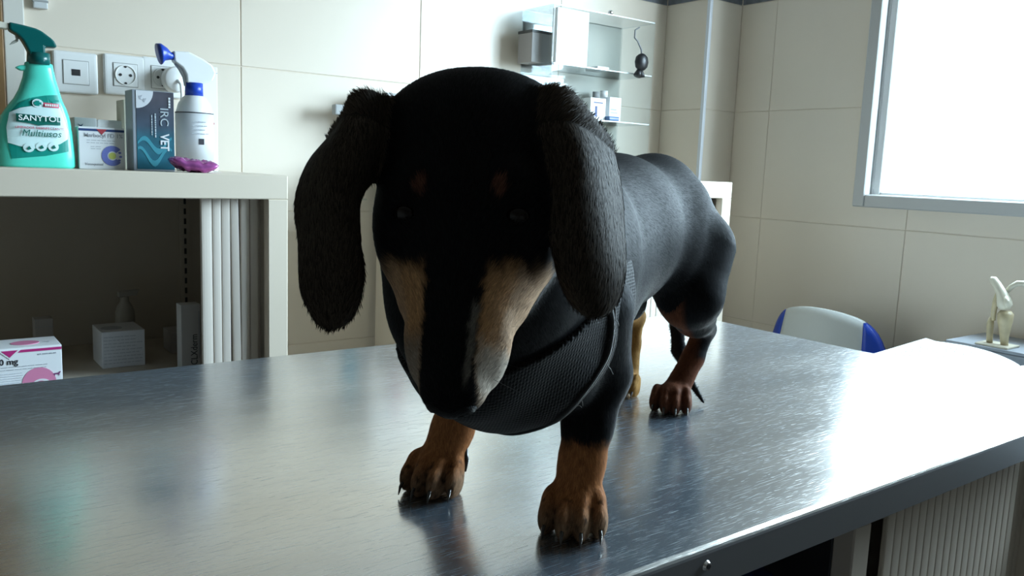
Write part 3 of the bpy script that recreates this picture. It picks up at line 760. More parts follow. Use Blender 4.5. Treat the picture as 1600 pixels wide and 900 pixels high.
t, w = on_shelf('blue_printed_carton', 'white carton with blue print on the lower acrylic shelf', 926, 950, AS2 + .0006, .058, AY0 + .02, .04, wcard_m)
obj('print_bar', box(-w * .3, w * .3, -.0004, 0, .044, .047), nav, t); obj('print_bar', box(-w * .2, -w * .05, -.0004, 0, .008, .036), nav, t)
t, w = on_shelf('white_carton', 'white carton at the right on the lower acrylic shelf', 956, 974, AS2 + .0006, .066, AY0 + .03, .04, wcard_m)
obj('print_bar', box(-w * .4, w * .1, -.0004, 0, .030, .034), greyink_m, t); obj('print_bar', box(-w * .4, w * .2, -.0004, 0, .022, .025), greyink_m, t)
cx_ = P(951, 150, y=AY0 + .07)[0]
t = thing('white_bottle', 'white bottle behind the two cartons on the lower acrylic shelf', 'bottle', (cx_, AY0 + .09, AS2 + .0006))
obj('bottle', loft([(0, 0, 0, .016, .016), (.062, 0, 0, .016, .016), (.07, 0, 0, .010, .010)], 20), white_m, t); obj('cap', loft([(.07, 0, 0, .011, .011), (.088, 0, 0, .011, .011)], 20), white_m, t)
t = thing('grey_cap_bottle', 'small bottle with grey cap at the left of the lower acrylic shelf', 'bottle', (P(931, 150, y=AY0 + .10)[0], AY0 + .10, AS2 + .0006))
obj('bottle', loft([(0, 0, 0, .013, .013), (.058, 0, 0, .013, .013), (.064, 0, 0, .009, .009)], 20), white_m, t); obj('cap', loft([(.064, 0, 0, .010, .010), (.084, 0, 0, .010, .010)], 20), mat('mid_grey_plastic'), t)
t, w = on_shelf('blue_tray', 'flat blue packet in front of the cartons on the lower acrylic shelf', 957, 972, AS2 + .0006, .011, AY0 + .003, .02, mat('dull_blue_card', (.06, .14, .30), .5), 'packet')
obj('packet_seal', box(-w / 2, w / 2, -.0005, 0, .005, .006), lw_, t)
# black stethoscope-like thing hanging at the right
cp = P(996, 98, y=AY0 - .008)
t = thing('hanging_stethoscope', 'black round stethoscope head hanging at the right end of the acrylic shelf', 'stethoscope', (cp[0], AY0 - .014, cp[2]))
obj('chest_piece', loft([(-.0235, 0, -.010, .004, .004), (-.021, 0, -.010, .010, .008), (-.014, 0, -.010, .019, .013), (0, 0, -.010, .0225, .015), (.014, 0, -.010, .019, .013), (.021, 0, -.010, .010, .008), (.0235, 0, -.010, .004, .004)], 24), black_m, t)
obj('bell', tube([(-.010, -.006, -.038), (-.006, -.006, -.030), (0, -.005, -.015)], [.011, .010, .005], 16), black_m, t)
obj('bell', tube([(.008, -.006, -.040), (.006, -.006, -.030), (.002, -.005, -.015)], [.009, .007, .004], 16), black_m, t)
obj('tubing', tube([(.006, -.004, .014), (.002, -.004, .035), (-.012, -.002, .056), (-.022, .0, .064), (-.018, .004, .085), (0, .006, .095)], .0022, 8), mat('grey_rubber', (.18, .19, .20), .5), t)

# ================================================================== RIGHT: CHAIR, DESK, BOOK, BONE MODEL
XC = 1.955
def rowp(px, py): p = P(px, py, x=XC); return p[1], p[2]
t = thing('visitor_chair', 'white and blue plastic chair against the window wall behind the table', 'chair', (XC, 1.236, FLOOR))
def chair_back(u0, u1, name, m, off=0., nz=14, nu=20):
    bm = bmesh.new()
    def pt(u, v, s):   # u -1..1 along y, v 0..1 up
        half = .205
        topz = .786 - .035 * u * u - .085 * abs(u) ** 7
        z = .44 + v * (topz - .44)
        taper = 1 - .16 * v ** 1.5
        yv = -u * half * taper
        xv = -.018 + .045 * u * u - (1 - v) * .02 + s + .06 * (v - .5) * .3
        return (xv, yv, z)
    for s, flip in ((-.006, 1), (.010, 0)):
        g = [[bm.verts.new(pt(u0 + (u1 - u0) * i / nu, j / nz, s)) for j in range(nz + 1)] for i in range(nu + 1)]
        for i in range(nu):
            for j in range(nz): bm.faces.new((g[i][j], g[i + 1][j], g[i + 1][j + 1], g[i][j + 1]))
        if flip: ga = g
    gb = g
    for i in range(nu):
        bm.faces.new((ga[i][nz], ga[i + 1][nz], gb[i + 1][nz], gb[i][nz])); bm.faces.new((ga[i][0], ga[i + 1][0], gb[i + 1][0], gb[i][0]))
    for j in range(nz):
        bm.faces.new((ga[0][j], ga[0][j + 1], gb[0][j + 1], gb[0][j])); bm.faces.new((ga[nu][j], ga[nu][j + 1], gb[nu][j + 1], gb[nu][j]))
    bmesh.ops.recalc_face_normals(bm, faces=bm.faces[:])
    me = bm_mesh(name, bm, True)
    return obj(name, me, m, t)
grey_w = mat('pale_grey_shell', (.55, .57, .55), .45)
chair_back(-.66, .66, 'backrest', grey_w)
chair_back(-1, -.665, 'side_wing', blue_m, nu=6); chair_back(.665, 1, 'side_wing', blue_m, nu=6)
obj('seat', rounded_slab(-.46, -.02, -.19, .175, .425, .455, .06, .012), grey_w, t)
for xx in (-.42, -.05):
    for yy in (-.165, .165): obj('leg', tube([(xx, yy, 0), (xx * .97, yy * .95, .425)], .011, 12), mat('blue_leg_metal', (.02, .06, .30), .4), t)
obj('back_post', tube([(-.05, .15, .425), (-.035, .15, .60)], .010, 10), blue_m, t); obj('back_post', tube([(-.05, -.15, .425), (-.035, -.15, .60)], .010, 10), blue_m, t)

DZ = -.105
t = thing('writing_desk', 'grey desk under the window at the right end of the table', 'desk', (1.68, .55, FLOOR))
desk_m = mat('grey_desk_laminate', (.24, .25, .26), .45, noise=.08, nscale=20)
obj('desk_top', box(-.40, .40, -.40, .405, DZ - FLOOR - .025, DZ - FLOOR, .003), desk_m, t)
for xx in (-.38, .36):
    for yy in (-.38, .36): obj('leg', box(xx, xx + .025, yy, yy + .025, 0, DZ - FLOOR - .025), mat('mid_grey_plastic'), t)
# open ring-less record book
t = thing('open_record_book', 'open book with white pages lying on the desk below the window', 'book', (1.70, .708, DZ))
page_m = mat('white_paper', (.60, .60, .58), .7)
for sgn, nm in ((1, 'page_block'), (-1, 'page_block')):
    bm = bmesh.new(); NU, NV = 18, 14
    def pz(u, v):
        zz = .012 + .016 * math.sin(min(1, u * 1.15) * math.pi) ** .8 * (1 - .5 * u)
        if sgn > 0: zz += .022 * max(0, v - .35) * u ** 1.5
        return max(.003, zz)
    top = [[bm.verts.new((-.15 + .30 * j / NV + (.035 * (i / NU) * (j / NV) if sgn > 0 else 0), sgn * (.0015 + .215 * i / NU), pz(i / NU, j / NV))) for j in range(NV + 1)] for i in range(NU + 1)]
    bot = [[bm.verts.new((v.co.x, v.co.y, .0005)) for v in r] for r in top]
    for i in range(NU):
        for j in range(NV):
            bm.faces.new((top[i][j], top[i + 1][j], top[i + 1][j + 1], top[i][j + 1])); bm.faces.new((bot[i][j], bot[i + 1][j], bot[i + 1][j + 1], bot[i][j + 1]))
    for i in range(NU):
        for j in (0, NV): bm.faces.new((top[i][j], top[i + 1][j], bot[i + 1][j], bot[i][j]))
    for j in range(NV):
        for i in (0, NU): bm.faces.new((top[i][j], top[i][j + 1], bot[i][j + 1], bot[i][j]))
    bmesh.ops.recalc_face_normals(bm, faces=bm.faces[:])
    pg = obj(nm, bm_mesh(nm, bm, True), page_m, t)
    # faint blue handwriting
    bl = []
    for r in range(16):
        u = .12 + r * .05
        v = .12
        while v < .85:
            ww = random.uniform(.02, .07); zc = pz(u, v + ww / 2)
            xx = -.15 + .30 * v + (.035 * u * v if sgn > 0 else 0)
            if random.random() < .7: bl.append((xx, xx + .30 * ww, sgn * (.0015 + .215 * u) - .001, sgn * (.0015 + .215 * u) + .001, zc - .0005, zc + .0007))
            v += ww + .015
    obj('handwriting', boxes(bl), mat('pale_blue_ink', (.42, .50, .68), .6), pg)
obj('spine', box(-.15, .15, -.0012, .0012, .0005, .010), mat('mid_grey_plastic'), t)

t = thing('grey_document_case', 'flat grey case lying on the desk against the window wall', 'case', (1.986, .66, DZ))
obj('case_body', box(-.095, .095, -.26, .225, 0, .022, .004), mat('blue_grey_plastic', (.28, .30, .33), .4), t)
obj('case_lid', box(-.094, .094, -.259, .224, .0222, .030, .003), mat('blue_grey_plastic'), t)

# bone joint model
bp_ = P(1566, 541, z=DZ + .031)
t = thing('bone_joint_model', 'cream plastic knee joint bone model standing on the grey case', 'bone model', (bp_[0], bp_[1], DZ + .0305))
sc_ = 1 / 4.09
def bq(a, b, d=0.):
    w_ = P(1400 + a * sc_, 420 + b * sc_, x=bp_[0]); w_ = w_ - np.array([bp_[0], bp_[1], DZ + .0305]); return (d, w_[1], w_[2])
bone_m = mat('cream_bone_plastic', (.40, .33, .20), .4, noise=.15, nscale=40); wb_m = mat('pale_bone_plastic', (.52, .48, .38), .4)
z0b = bq(690, 480)[2]
def bt(nm, pts, r, m): return obj(nm, tube([(p[0], p[1], max(.0005 + rr_ * .0, p[2])) for p, rr_ in zip(pts, r)], [v_ * .8 for v_ in r], 16), m, t)
bt('tibia', [bq(690, 520), bq(692, 440), bq(695, 380), bq(697, 330), bq(700, 290), bq(702, 270)], [.009, .011, .015, .019, .020, .014], bone_m)
bt('fibula', [bq(595, 500), bq(598, 430), bq(602, 350), bq(612, 310)], [.008, .008, .009, .006], bone_m)
bt('femur', [bq(700, 262), bq(695, 235), bq(690, 200), bq(672, 150), bq(645, 100), bq(622, 68), bq(605, 58)], [.010, .019, .018, .013, .011, .010, .005], wb_m)
bt('patella', [bq(718, 175, -.012), bq(728, 210, -.014), bq(722, 245, -.012)], [.004, .008, .004], wb_m)
bt('ligament', [bq(620, 330), bq(625, 270), bq(640, 200), bq(655, 150)], [.006, .007, .008, .006], bone_m)
bt('upper_bone', [bq(692, 150, .01), bq(720, 118, .012), bq(760, 95, .014), bq(800, 98, .016), bq(835, 112, .018)], [.006, .007, .008, .008, .006], wb_m)
obj('stand', box(-.03, .03, bq(720, 500)[1] - .01, bq(570, 500)[1] + .01, 0, .004, .001), wb_m, t)

# blue stool under the table
t = thing('blue_stool', 'tall blue plastic stool in the dark below the steel table', 'stool', (.600, .515, FLOOR))
obj('seat', loft([(.685, 0, 0, .095, .095), (.695, 0, 0, .110, .110), (.71, 0, 0, .114, .114), (.722, 0, 0, .105, .105), (.726, 0, 0, .08, .08)], 36), mat('stool_blue', (.012, .035, .25), .35), t)
for a in range(4):
    c_, s_ = math.cos(a * math.pi / 2 + .8), math.sin(a * math.pi / 2 + .8)
    obj('leg', tube([(.112 * c_, .112 * s_, 0), (.08 * c_, .08 * s_, .69)], .010, 10), mat('stool_blue'), t)

# ================================================================== THE DOG
# dog coordinates: f forward, l to the dog's left, z up from the table
C0 = np.array([.369, .49]); FW = np.array([-.887, -.462]); LF = np.array([.462, -.887])
def to_dog(w):
    w = np.asarray(w, float); d = w[..., :2] - C0
    return np.stack([d @ FW, d @ LF, w[..., 2]], -1)
def to_world(p):
    p = np.asarray(p, float)
    xy = C0 + p[..., :1] * FW + p[..., 1:2] * LF
    return np.concatenate([xy, p[..., 2:3]], -1)
def dvec(v):           # camera-axes vector -> dog axes
    w = CAMR @ np.asarray(v, float)
    return np.array([w[:2] @ FW, w[:2] @ LF, w[2]])
def unit(v): v = np.asarray(v, float); return v / np.linalg.norm(v)

# head frame: hx to the dog's left, hm along the muzzle, hn out of the forehead
E0 = to_dog(P(718, 322, d=.445))
hm = unit(dvec((-.045, -.975, .20)))
hn = dvec((-.085, .20, 1.0)); hn = unit(hn - hm * (hn @ hm)); hx = np.cross(hn, hm)
if hx @ dvec((1, 0, 0)) < 0: hx = -hx
HB = np.stack([hx, hm, hn], 0)
def H(x, m, n): return E0 + (x * hx + m * hm + n * hn) * .001      # millimetres in the head frame

VX = .0018
lo = np.array([-.490, -.135, -.004]); hi = np.array([.262, .165, .345])
dims = np.ceil((hi - lo) / VX).astype(int) + 1
gx, gy, gz = [lo[i] + VX * np.arange(dims[i]) for i in range(3)]
gx, gy, gz = gx.astype(np.float32), gy.astype(np.float32), gz.astype(np.float32)
D = np.full(dims, .05, np.float32); G = np.zeros(dims, np.uint8)

def region(c0, c1):
    i0 = np.clip(np.floor((np.asarray(c0) - lo) / VX).astype(int), 0, dims - 1); i1 = np.clip(np.ceil((np.asarray(c1) - lo) / VX).astype(int) + 1, 1, dims)
    s = tuple(slice(a, b) for a, b in zip(i0, i1))
    return s, np.stack(np.meshgrid(gx[s[0]], gy[s[1]], gz[s[2]], indexing='ij'), -1)
def smin(a, b, k):
    h = np.clip(.5 + .5 * (b - a) / k, 0, 1); return b * (1 - h) + a * h - k * h * (1 - h)
def merge(s, d, k, grp):
    a = D[s]; g = G[s]; g[d < a] = grp; G[s] = g
    D[s] = smin(a, d.astype(np.float32), k)
def carve(s, d, k): D[s] = -smin(-D[s], d.astype(np.float32), k)
def ell_d(Q, c, r, ax):
    p = (Q - np.asarray(c, np.float32)) @ np.asarray(ax, np.float32).T
    r = np.asarray(r, np.float32)
    k0 = np.sqrt(((p / r) ** 2).sum(-1)); k1 = np.sqrt(((p / r ** 2) ** 2).sum(-1)) + 1e-9
    return k0 * (k0 - 1) / k1
ID = np.eye(3)
def ell(c, r, k=.012, grp=1, ax=ID, cut=False):
    c = np.asarray(c); m = max(r) + k + .012
    s, Q = region(c - m, c + m); d = ell_d(Q, c, r, ax)
    carve(s, d, k) if cut else merge(s, d, k, grp)
def cone(a, b, ra, rb, k=.012, grp=1):
    a, b = np.asarray(a, float), np.asarray(b, float); m = max(ra, rb) + k + .012
    s, Q = region(np.minimum(a, b) - m, np.maximum(a, b) + m)
    ab = (b - a).astype(np.float32); t = np.clip(((Q - a.astype(np.float32)) @ ab) / (ab @ ab), 0, 1)
    d = np.linalg.norm(Q - a.astype(np.float32) - t[..., None] * ab, axis=-1) - (ra + (rb - ra) * t)
    merge(s, d, k, grp)
def chain(pts, rs, k=.012, grp=1):
    for i in range(len(pts) - 1): cone(pts[i], pts[i + 1], rs[i], rs[i + 1], k, grp)

# ---- trunk (group 1)
ell((-.075, 0, .183), (.135, .069, .094), grp=1)
ell((-.22, 0, .207), (.155, .062, .078), k=.03, grp=1)
ell((-.352, 0, .212), (.080, .063, .077), k=.03, grp=1)
ell((.012, .0, .150), (.062, .058, .070), k=.03, grp=1)
ell((-.03, 0, .205), (.075, .058, .075), k=.03, grp=1)
for s_ in (1, -1):
    ell((-.015, s_ * .052, .155), (.048, .024, .068), k=.02, grp=1)
    ell((-.360, s_ * .042, .175), (.058, .028, .075), k=.02, grp=1)
ell((-.285, .004, .128), (.030, .014, .016), k=.012, grp=1)          # sheath
# ---- neck
cr0 = H(0, -30, -42)
chain([(-.045, .0, .205), (.035, .010, .212), tuple(cr0 * .55 + np.array((.035, .010, .205)) * .45), tuple(cr0 - hn * .015)], [.072, .066, .056, .050], k=.03, grp=2)
chain([(.02, .004, .150), tuple(np.array((.035, .010, .17)) * .45 + H(0, 10, -62) * .55), tuple(H(0, 5, -55))], [.060, .048, .036], k=.03, grp=2)
chain([tuple(to_dog(P(700, 400, d=.535))), tuple(to_dog(P(712, 480, d=.545))), tuple(to_dog(P(735, 560, d=.56)))], [.038, .038, .037], k=.02, grp=2)
# ---- legs (group 5 fore, 6 hind) and paws (group 7)
claws = []
def paw(c, ang, sc=1., k=.0016, grp=7):
    h = np.array([math.cos(ang), math.sin(ang)]); s = np.array([-h[1], h[0]])
    ax = np.array([[h[0], h[1], 0], [s[0], s[1], 0], [0, 0, 1]])
    c = np.asarray(c, float)
    ell(c + (0, 0, .018 * sc), np.array((.022, .0185, .017)) * sc, k=.008, grp=grp, ax=ax)
    for i in (-1.5, -.5, .5, 1.5):
        inner = abs(i) < 1
        fo = (.0165 if inner else .0085) * sc; so = i * .0124 * sc
        p = np.array([*(c[:2] + h * fo + s * so), .0125 * sc])
        fan = ang + i * .08; hh = np.array([math.cos(fan), math.sin(fan)])
        axx = np.array([[hh[0], hh[1], 0], [-hh[1], hh[0], 0], [0, 0, 1]])
        ell(p, np.array((.0165, .0071, .0140)) * sc, k=k, grp=grp, ax=axx)
        ell(p + np.array([*(-hh * .006), .008]) * sc, np.array((.0125, .0066, .0115)) * sc, k=k, grp=grp, ax=axx)
        tip = p[:2] + hh * .0125 * sc
        claws.append((np.array([*tip, .0125 * sc]), np.array([*(tip + hh * .0062 * sc), .0080 * sc]), np.array([*(tip + hh * .0090 * sc), .0022]), .0016 * sc))
pL, pR = np.array((-.006, .0555, 0)), np.array((-.020, -.072, 0))
paw(pL, .33); paw(pR, .16)
chain([(-.010, .0555, .026), (-.016, .0565, .050), (-.020, .058, .078), (-.034, .058, .115), (-.012, .052, .165)], [.0175, .0165, .0185, .0255, .038], k=.008, grp=5)
chain([(-.024, -.071, .024), (-.030, -.064, .050), (-.034, -.057, .078), (-.046, -.052, .115), (-.014, -.050, .165)], [.0175, .0165, .0185, .0255, .038], k=.008, grp=5)
# hind legs: thigh, knee forward, hock back, upright shank
hL, hR = np.array((-.362, .034, 0)), np.array((-.400, -.034, 0))
paw(hL, .22, .92); paw(hR, -.05, .85)
chain([(-.375, .046, .185), (-.348, .052, .135), (-.375, .052, .108), (-.418, .054, .088)], [.045, .034, .021, .0135], k=.012, grp=6)
chain([(-.418, .054, .088), (-.400, .047, .055), (-.378, .037, .024)], [.0125, .0125, .0145], k=.006, grp=6)
chain([(-.395, -.046, .185), (-.378, -.048, .135), (-.405, -.044, .108), (-.446, -.040, .088)], [.045, .034, .021, .0135], k=.012, grp=6)
chain([(-.446, -.040, .088), (-.432, -.038, .055), (-.414, -.034, .024)], [.0115, .0110, .0125], k=.006, grp=6)
# tail hanging down behind the left hind paw
chain([(-.425, 0, .225), (-.458, .004, .175), (-.466, .004, .110), (-.456, .016, .050), (-.432, .036, .022), (-.396, .064, .005)], [.019, .013, .010, .0075, .005, .0018], k=.008, grp=1)
DB = D.copy()                                            # trunk and legs only, for the harness
# ---- head (group 3)
ell(H(0, -44, -43), (.0525, .053, .046), k=.02, grp=3, ax=HB)
for s_ in (1, -1): ell(H(s_ * 41, -52, -46), (.020, .017, .016), k=.016, grp=3, ax=HB)   # ear roots
for s_ in (1, -1): ell(H(s_ * 24, -66, -47), (.028, .022, .024), k=.02, grp=3, ax=HB)
ell(H(0, -8, -22), (.036, .034, .023), k=.02, grp=3, ax=HB)
for s_ in (1, -1):
    ell(H(s_ * 37.5, 2, -35), (.0165, .031, .027), k=.014, grp=3, ax=HB)      # cheek bones
    ell(H(s_ * 23, -13, -8), (.015, .010, .0095), k=.012, grp=3, ax=HB)     # brows
    ell(H(s_ * 27, 30, -36), (.013, .030, .020), k=.014, grp=3, ax=HB)
    ell(H(s_ * 18, 66, -25), (.0095, .026, .0145), k=.010, grp=3, ax=HB)    # upper lips
    ell(H(s_ * 20, 52, -34), (.0085, .018, .011), k=.006, grp=3, ax=HB)
chain([H(0, 2, -25), H(0, 35, -24), H(0, 70, -19.5), H(0, 93, -17)], [.029, .0265, .0215, .0165], k=.014, grp=3)
ell(H(0, 55, -8), (.012, .052, .009), k=.012, grp=3, ax=HB)                 # nose bridge
chain([H(0, 20, -52), H(0, 55, -47), H(0, 88, -36)], [.022, .016, .0115], k=.006, grp=3)   # lower jaw
ell(H(0, 99, -15), (.0155, .0105, .0125), k=.006, grp=3, ax=HB)
for s_ in (1, -1):
    ell(H(s_ * 30.0, 0, -11), (.0125, .0105, .0105), k=.006, grp=3, ax=HB)  # lids
    ell(H(s_ * 31.5, 3.4, -1.0), (.0078, .0042, .0085), k=.003, ax=HB, cut=True)
    ell(H(s_ * 6.5, 108, -11.0), (.0032, .0040, .0026), k=.002, ax=HB, cut=True)  # nostrils
    for a, b in zip(((25, 92), (27, 70), (30, 48)), ((27, 70), (30, 48), (33, 30))):  # mouth line
        pa, pb = H(s_ * a[0] * .86, a[1], -33), H(s_ * b[0] * .86, b[1], -38)

# ---- ears (group 4): thin curved sheets
def crom(A, n):
    A = np.asarray(A, float); m = len(A); out = []
    for t in np.linspace(0, m - 1, n):
        i = min(int(t), m - 2); u = t - i
        p0, p1, p2, p3 = A[max(i - 1, 0)], A[i], A[i + 1], A[min(i + 2, m - 1)]
        out.append(.5 * (2 * p1 + (p2 - p0) * u + (2 * p0 - 5 * p1 + 4 * p2 - p3) * u * u + (3 * p1 - p0 - 3 * p2 + p3) * u ** 3))
    return np.array(out)
EAR_L = [[(806, 165, .492), (838, 146, .476), (866, 140, .472), (888, 150, .488), (898, 166, .505)],
         [(812, 205, .488), (852, 193, .458), (888, 192, .457), (915, 196, .475), (936, 208, .503)],
         [(826, 252, .480), (868, 250, .456), (899, 245, .448), (930, 245, .464), (955, 243, .497)],
         [(848, 318, .466), (873, 316, .452), (896, 303, .446), (932, 305, .458), (966, 302, .492)],
         [(866, 374, .450), (880, 370, .449), (903, 368, .447), (940, 368, .458), (970, 362, .484)],
         [(877, 430, .455), (895, 432, .449), (920, 432, .452), (948, 428, .460), (972, 420, .474)],
         [(896, 470, .463), (910, 479, .460), (930, 482, .460), (947, 478, .464), (964, 462, .470)],
         [(914, 484, .466), (923, 488, .465), (932, 489, .465), (941, 487, .466), (950, 480, .468)]]
EAR_R = [[(622, 168, .492), (585, 150, .476), (558, 150, .474), (556, 164, .488), (550, 176, .502)],
         [(616, 207, .488), (570, 199, .458), (539, 202, .454), (528, 209, .472), (515, 222, .496)],
         [(600, 252, .480), (556, 251, .450), (527, 250, .446), (502, 247, .462), (485, 260, .485)],
         [(560, 305, .463), (545, 308, .448), (527, 302, .443), (496, 306, .454), (467, 314, .472)],
         [(557, 370, .452), (545, 370, .447), (525, 370, .446), (497, 370, .454), (472, 376, .466)],
         [(563, 430, .455), (548, 432, .450), (525, 432, .448), (499, 432, .452), (474, 440, .459)],
         [(553, 480, .460), (540, 488, .456), (522, 492, .455), (502, 487, .456), (485, 476, .459)],
         [(534, 503, .460), (527, 506, .459), (518, 508, .458), (507, 505, .459), (497, 498, .460)]]
for rows in (EAR_L, EAR_R):
    W_ = np.array([[to_dog(P(a, b, d=c)) for a, b, c in r] for r in rows])
    W_ = np.array([crom(r, 15) for r in W_]); W_ = np.array([crom(W_[:, i], 36) for i in range(15)])   # 15 x 36
    nu_, nv_ = W_.shape[:2]
    fc = []
    for i in range(nu_ - 1):
        for j in range(nv_ - 1):
            a = i * nv_ + j; fc += [(a, a + 1, a + nv_ + 1), (a, a + nv_ + 1, a + nv_)]
    V_ = W_.reshape(-1, 3)
    bvh = BVHTree.FromPolygons([tuple(v) for v in V_], fc)
    s, Q = region(V_.min(0) - .007, V_.max(0) + .007)
    flat = Q.reshape(-1, 3); d = np.full(len(flat), .05, np.float32)
    for i, p in enumerate(flat):
        r = bvh.find_nearest(Vector(p.tolist()), .0075)
        if r[0] is not None: d[i] = r[3]
    merge(s, d.reshape(Q.shape[:3]) - .0027, .006, 4)

D = np.maximum(D, -(gz - .0006)[None, None, :])          # flat soles on the table

# ---- surface nets
def surface_nets(D):
    s = D < 0
    nx, ny, nz = D.shape
    cs = np.zeros((nx - 1, ny - 1, nz - 1), np.uint8)
    for i in (0, 1):
        for j in (0, 1):
            for k_ in (0, 1): cs += s[i:nx - 1 + i, j:ny - 1 + j, k_:nz - 1 + k_]
    I = np.argwhere((cs > 0) & (cs < 8))
    idx = np.full(cs.shape, -1, np.int32); idx[tuple(I.T)] = np.arange(len(I))
    acc = np.zeros((len(I), 3)); cnt = np.zeros(len(I))
    cn = [(i, j, k_) for i in (0, 1) for j in (0, 1) for k_ in (0, 1)]
    for a in cn:
        for b in cn:
            if sum(abs(np.subtract(a, b))) != 1 or a > b: continue
            da = D[I[:, 0] + a[0], I[:, 1] + a[1], I[:, 2] + a[2]]; db = D[I[:, 0] + b[0], I[:, 1] + b[1], I[:, 2] + b[2]]
            m = (da < 0) != (db < 0); t = np.zeros(len(I)); t[m] = da[m] / (da[m] - db[m])
            acc[m] += (np.array(a) + t[m, None] * (np.array(b) - np.array(a))); cnt[m] += 1
    V = I + acc / cnt[:, None]
    F = []
    for ax in range(3):
        sl0 = [slice(None)] * 3; sl1 = [slice(None)] * 3
        sl0[ax] = slice(0, -1); sl1[ax] = slice(1, None)
        a, b = s[tuple(sl0)], s[tuple(sl1)]
        e = np.argwhere(a != b); u, v = [(1, 2), (2, 0), (0, 1)][ax]
        ok = (e[:, u] > 0) & (e[:, v] > 0) & (e[:, u] < D.shape[u] - 1) & (e[:, v] < D.shape[v] - 1); e = e[ok]
        flip = a[tuple(e.T)]
        q = []
        for du, dv in ((1, 1), (0, 1), (0, 0), (1, 0)):
            c = e.copy(); c[:, u] -= du; c[:, v] -= dv; q.append(idx[tuple(c.T)])
        q = np.stack(q, 1); q[~flip] = q[~flip][:, ::-1]
        F.append(q)
    return V, np.concatenate(F), I
def smooth_mesh(V, F, it=2, w=.5):
    e = np.concatenate([F[:, [0, 1]], F[:, [1, 2]], F[:, [2, 3]], F[:, [3, 0]]])
    for _ in range(it):
        acc = np.zeros_like(V); c = np.zeros(len(V))
        np.add.at(acc, e[:, 0], V[e[:, 1]]); np.add.at(c, e[:, 0], 1); np.add.at(acc, e[:, 1], V[e[:, 0]]); np.add.at(c, e[:, 1], 1)
        V = V * (1 - w) + w * acc / c[:, None]
    return V
V, Fq, I = surface_nets(D)
grpv = G[I[:, 0], I[:, 1], I[:, 2]]
V = lo + V * VX
V = smooth_mesh(V, Fq, 2, .45)
V[:, 2] = np.maximum(V[:, 2], .0004)

# ---- coat colours (linear), painted from anatomy
def vnoise(p, sc, seed=0):
    r = np.random.default_rng(seed); ks = r.normal(size=(6, 3)) * sc; ph = r.uniform(0, 6.28, 6)
    return np.sin(p @ ks.T + ph).mean(-1)
def sstep(a, b, x): t = np.clip((x - a) / (b - a), 0, 1); return t * t * (3 - 2 * t)
def coat(p, grp):
    n = len(p); col = np.tile(np.array([.010, .010, .011]), (n, 1))
    nz_ = vnoise(p, 420, 1); nf = vnoise(p, 1100, 2)
    h = ((p - E0) @ HB.T) * 1000                      # head frame, mm
    X, Mz, N = h.T
    head = (grp == 3)
    col[grp == 4] = (.024, .019, .015)
    TAN, RUST, CREAM = np.array([.50, .28, .135]), np.array([.15, .062, .026]), np.array([.46, .42, .36])
    def mixin(w, c):
        nonlocal col
        w = np.clip(w, 0, 1)[:, None]; col = col * (1 - w) + c * w
    # brow spots
    for s_, cx__ in ((1, 21.0), (-1, -21.0)):
        d = np.sqrt(((X - cx__) / 4.6) ** 2 + ((Mz + 10) / 6.6) ** 2) + .25 * nf
        mixin(head * (N > -25) * sstep(1.15, .55, d), np.array([.105, .047, .032]))
    # muzzle sides: tan, greying to cream at the lips
    hw = np.interp(Mz, [10, 35, 60, 90, 110], [36, 31, 25, 19, 14])
    side = np.abs(X) / hw + .06 * nf
    wt = head * sstep(26, 42, Mz + 5 * nz_ + .15 * (np.abs(X) - 20)) * sstep(108, 96, Mz) * sstep(0, .15, side - np.where(X < 0, np.interp(Mz, [40, 70, 85, 97], [.45, .60, .74, .95]), np.interp(Mz, [40, 70, 90, 100], [.45, .52, .60, .80])))
    mixin(wt, TAN); mixin(wt * (X < 0) * sstep(62, 78, Mz) * .7, np.array([.10, .085, .075]))
    wc = wt * np.where(X < 0, .45, 1) * np.maximum(sstep(66, 84, Mz + 4 * nf) * .85, sstep(.92, 1.1, side) * .3)
    mixin(wc, CREAM)
    mixin(head * (X > 0) * sstep(50, 60, Mz) * sstep(100, 90, Mz) * sstep(.34, .44, side) * sstep(.60, .50, side) * .35, CREAM)
    mixin(head * (N < -42) * sstep(20, 45, Mz) * .7, RUST)                           # under the jaw
    # fore legs and paws
    f, l, z = p.T
    fore = ((grp == 5) | (grp == 7)) & (f > -.2)
    zl = np.where(l > 0, .066, .072)
    wl = fore * sstep(zl + .006, zl - .006, z + .004 * nz_)
    mixin(wl, np.array([.36, .145, .055]) * (1 + .25 * nf[:, None]))
    mixin(wl * sstep(.030, .014, z) * .75, np.array([.19, .135, .088]) * (1 + .5 * nz_[:, None]))             # darker toes
    mixin(fore * (z < .03) * sstep(.1, .7, vnoise(p, 500, 5)) * .8, np.array([.03, .018, .012]))
    # hind legs
    hind = ((grp == 6) | (grp == 7)) & (f < -.2)
    inner = np.where(l > 0, -(l - .052), (l + .046))
    front = (f + .40)
    wl = hind * np.maximum(sstep(.060, .050, z + .3 * (-.40 - f)), sstep(-.006, .004, inner) * sstep(.150, .13, z)) * (1 - sstep(.07, .085, z) * sstep(-.02, .02, front) * .0)
    wl *= np.where(l > 0, 1, 1)
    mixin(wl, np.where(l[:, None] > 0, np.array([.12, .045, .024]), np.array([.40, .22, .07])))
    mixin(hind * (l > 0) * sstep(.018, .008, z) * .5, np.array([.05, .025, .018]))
    return col
colv = coat(V, grpv)

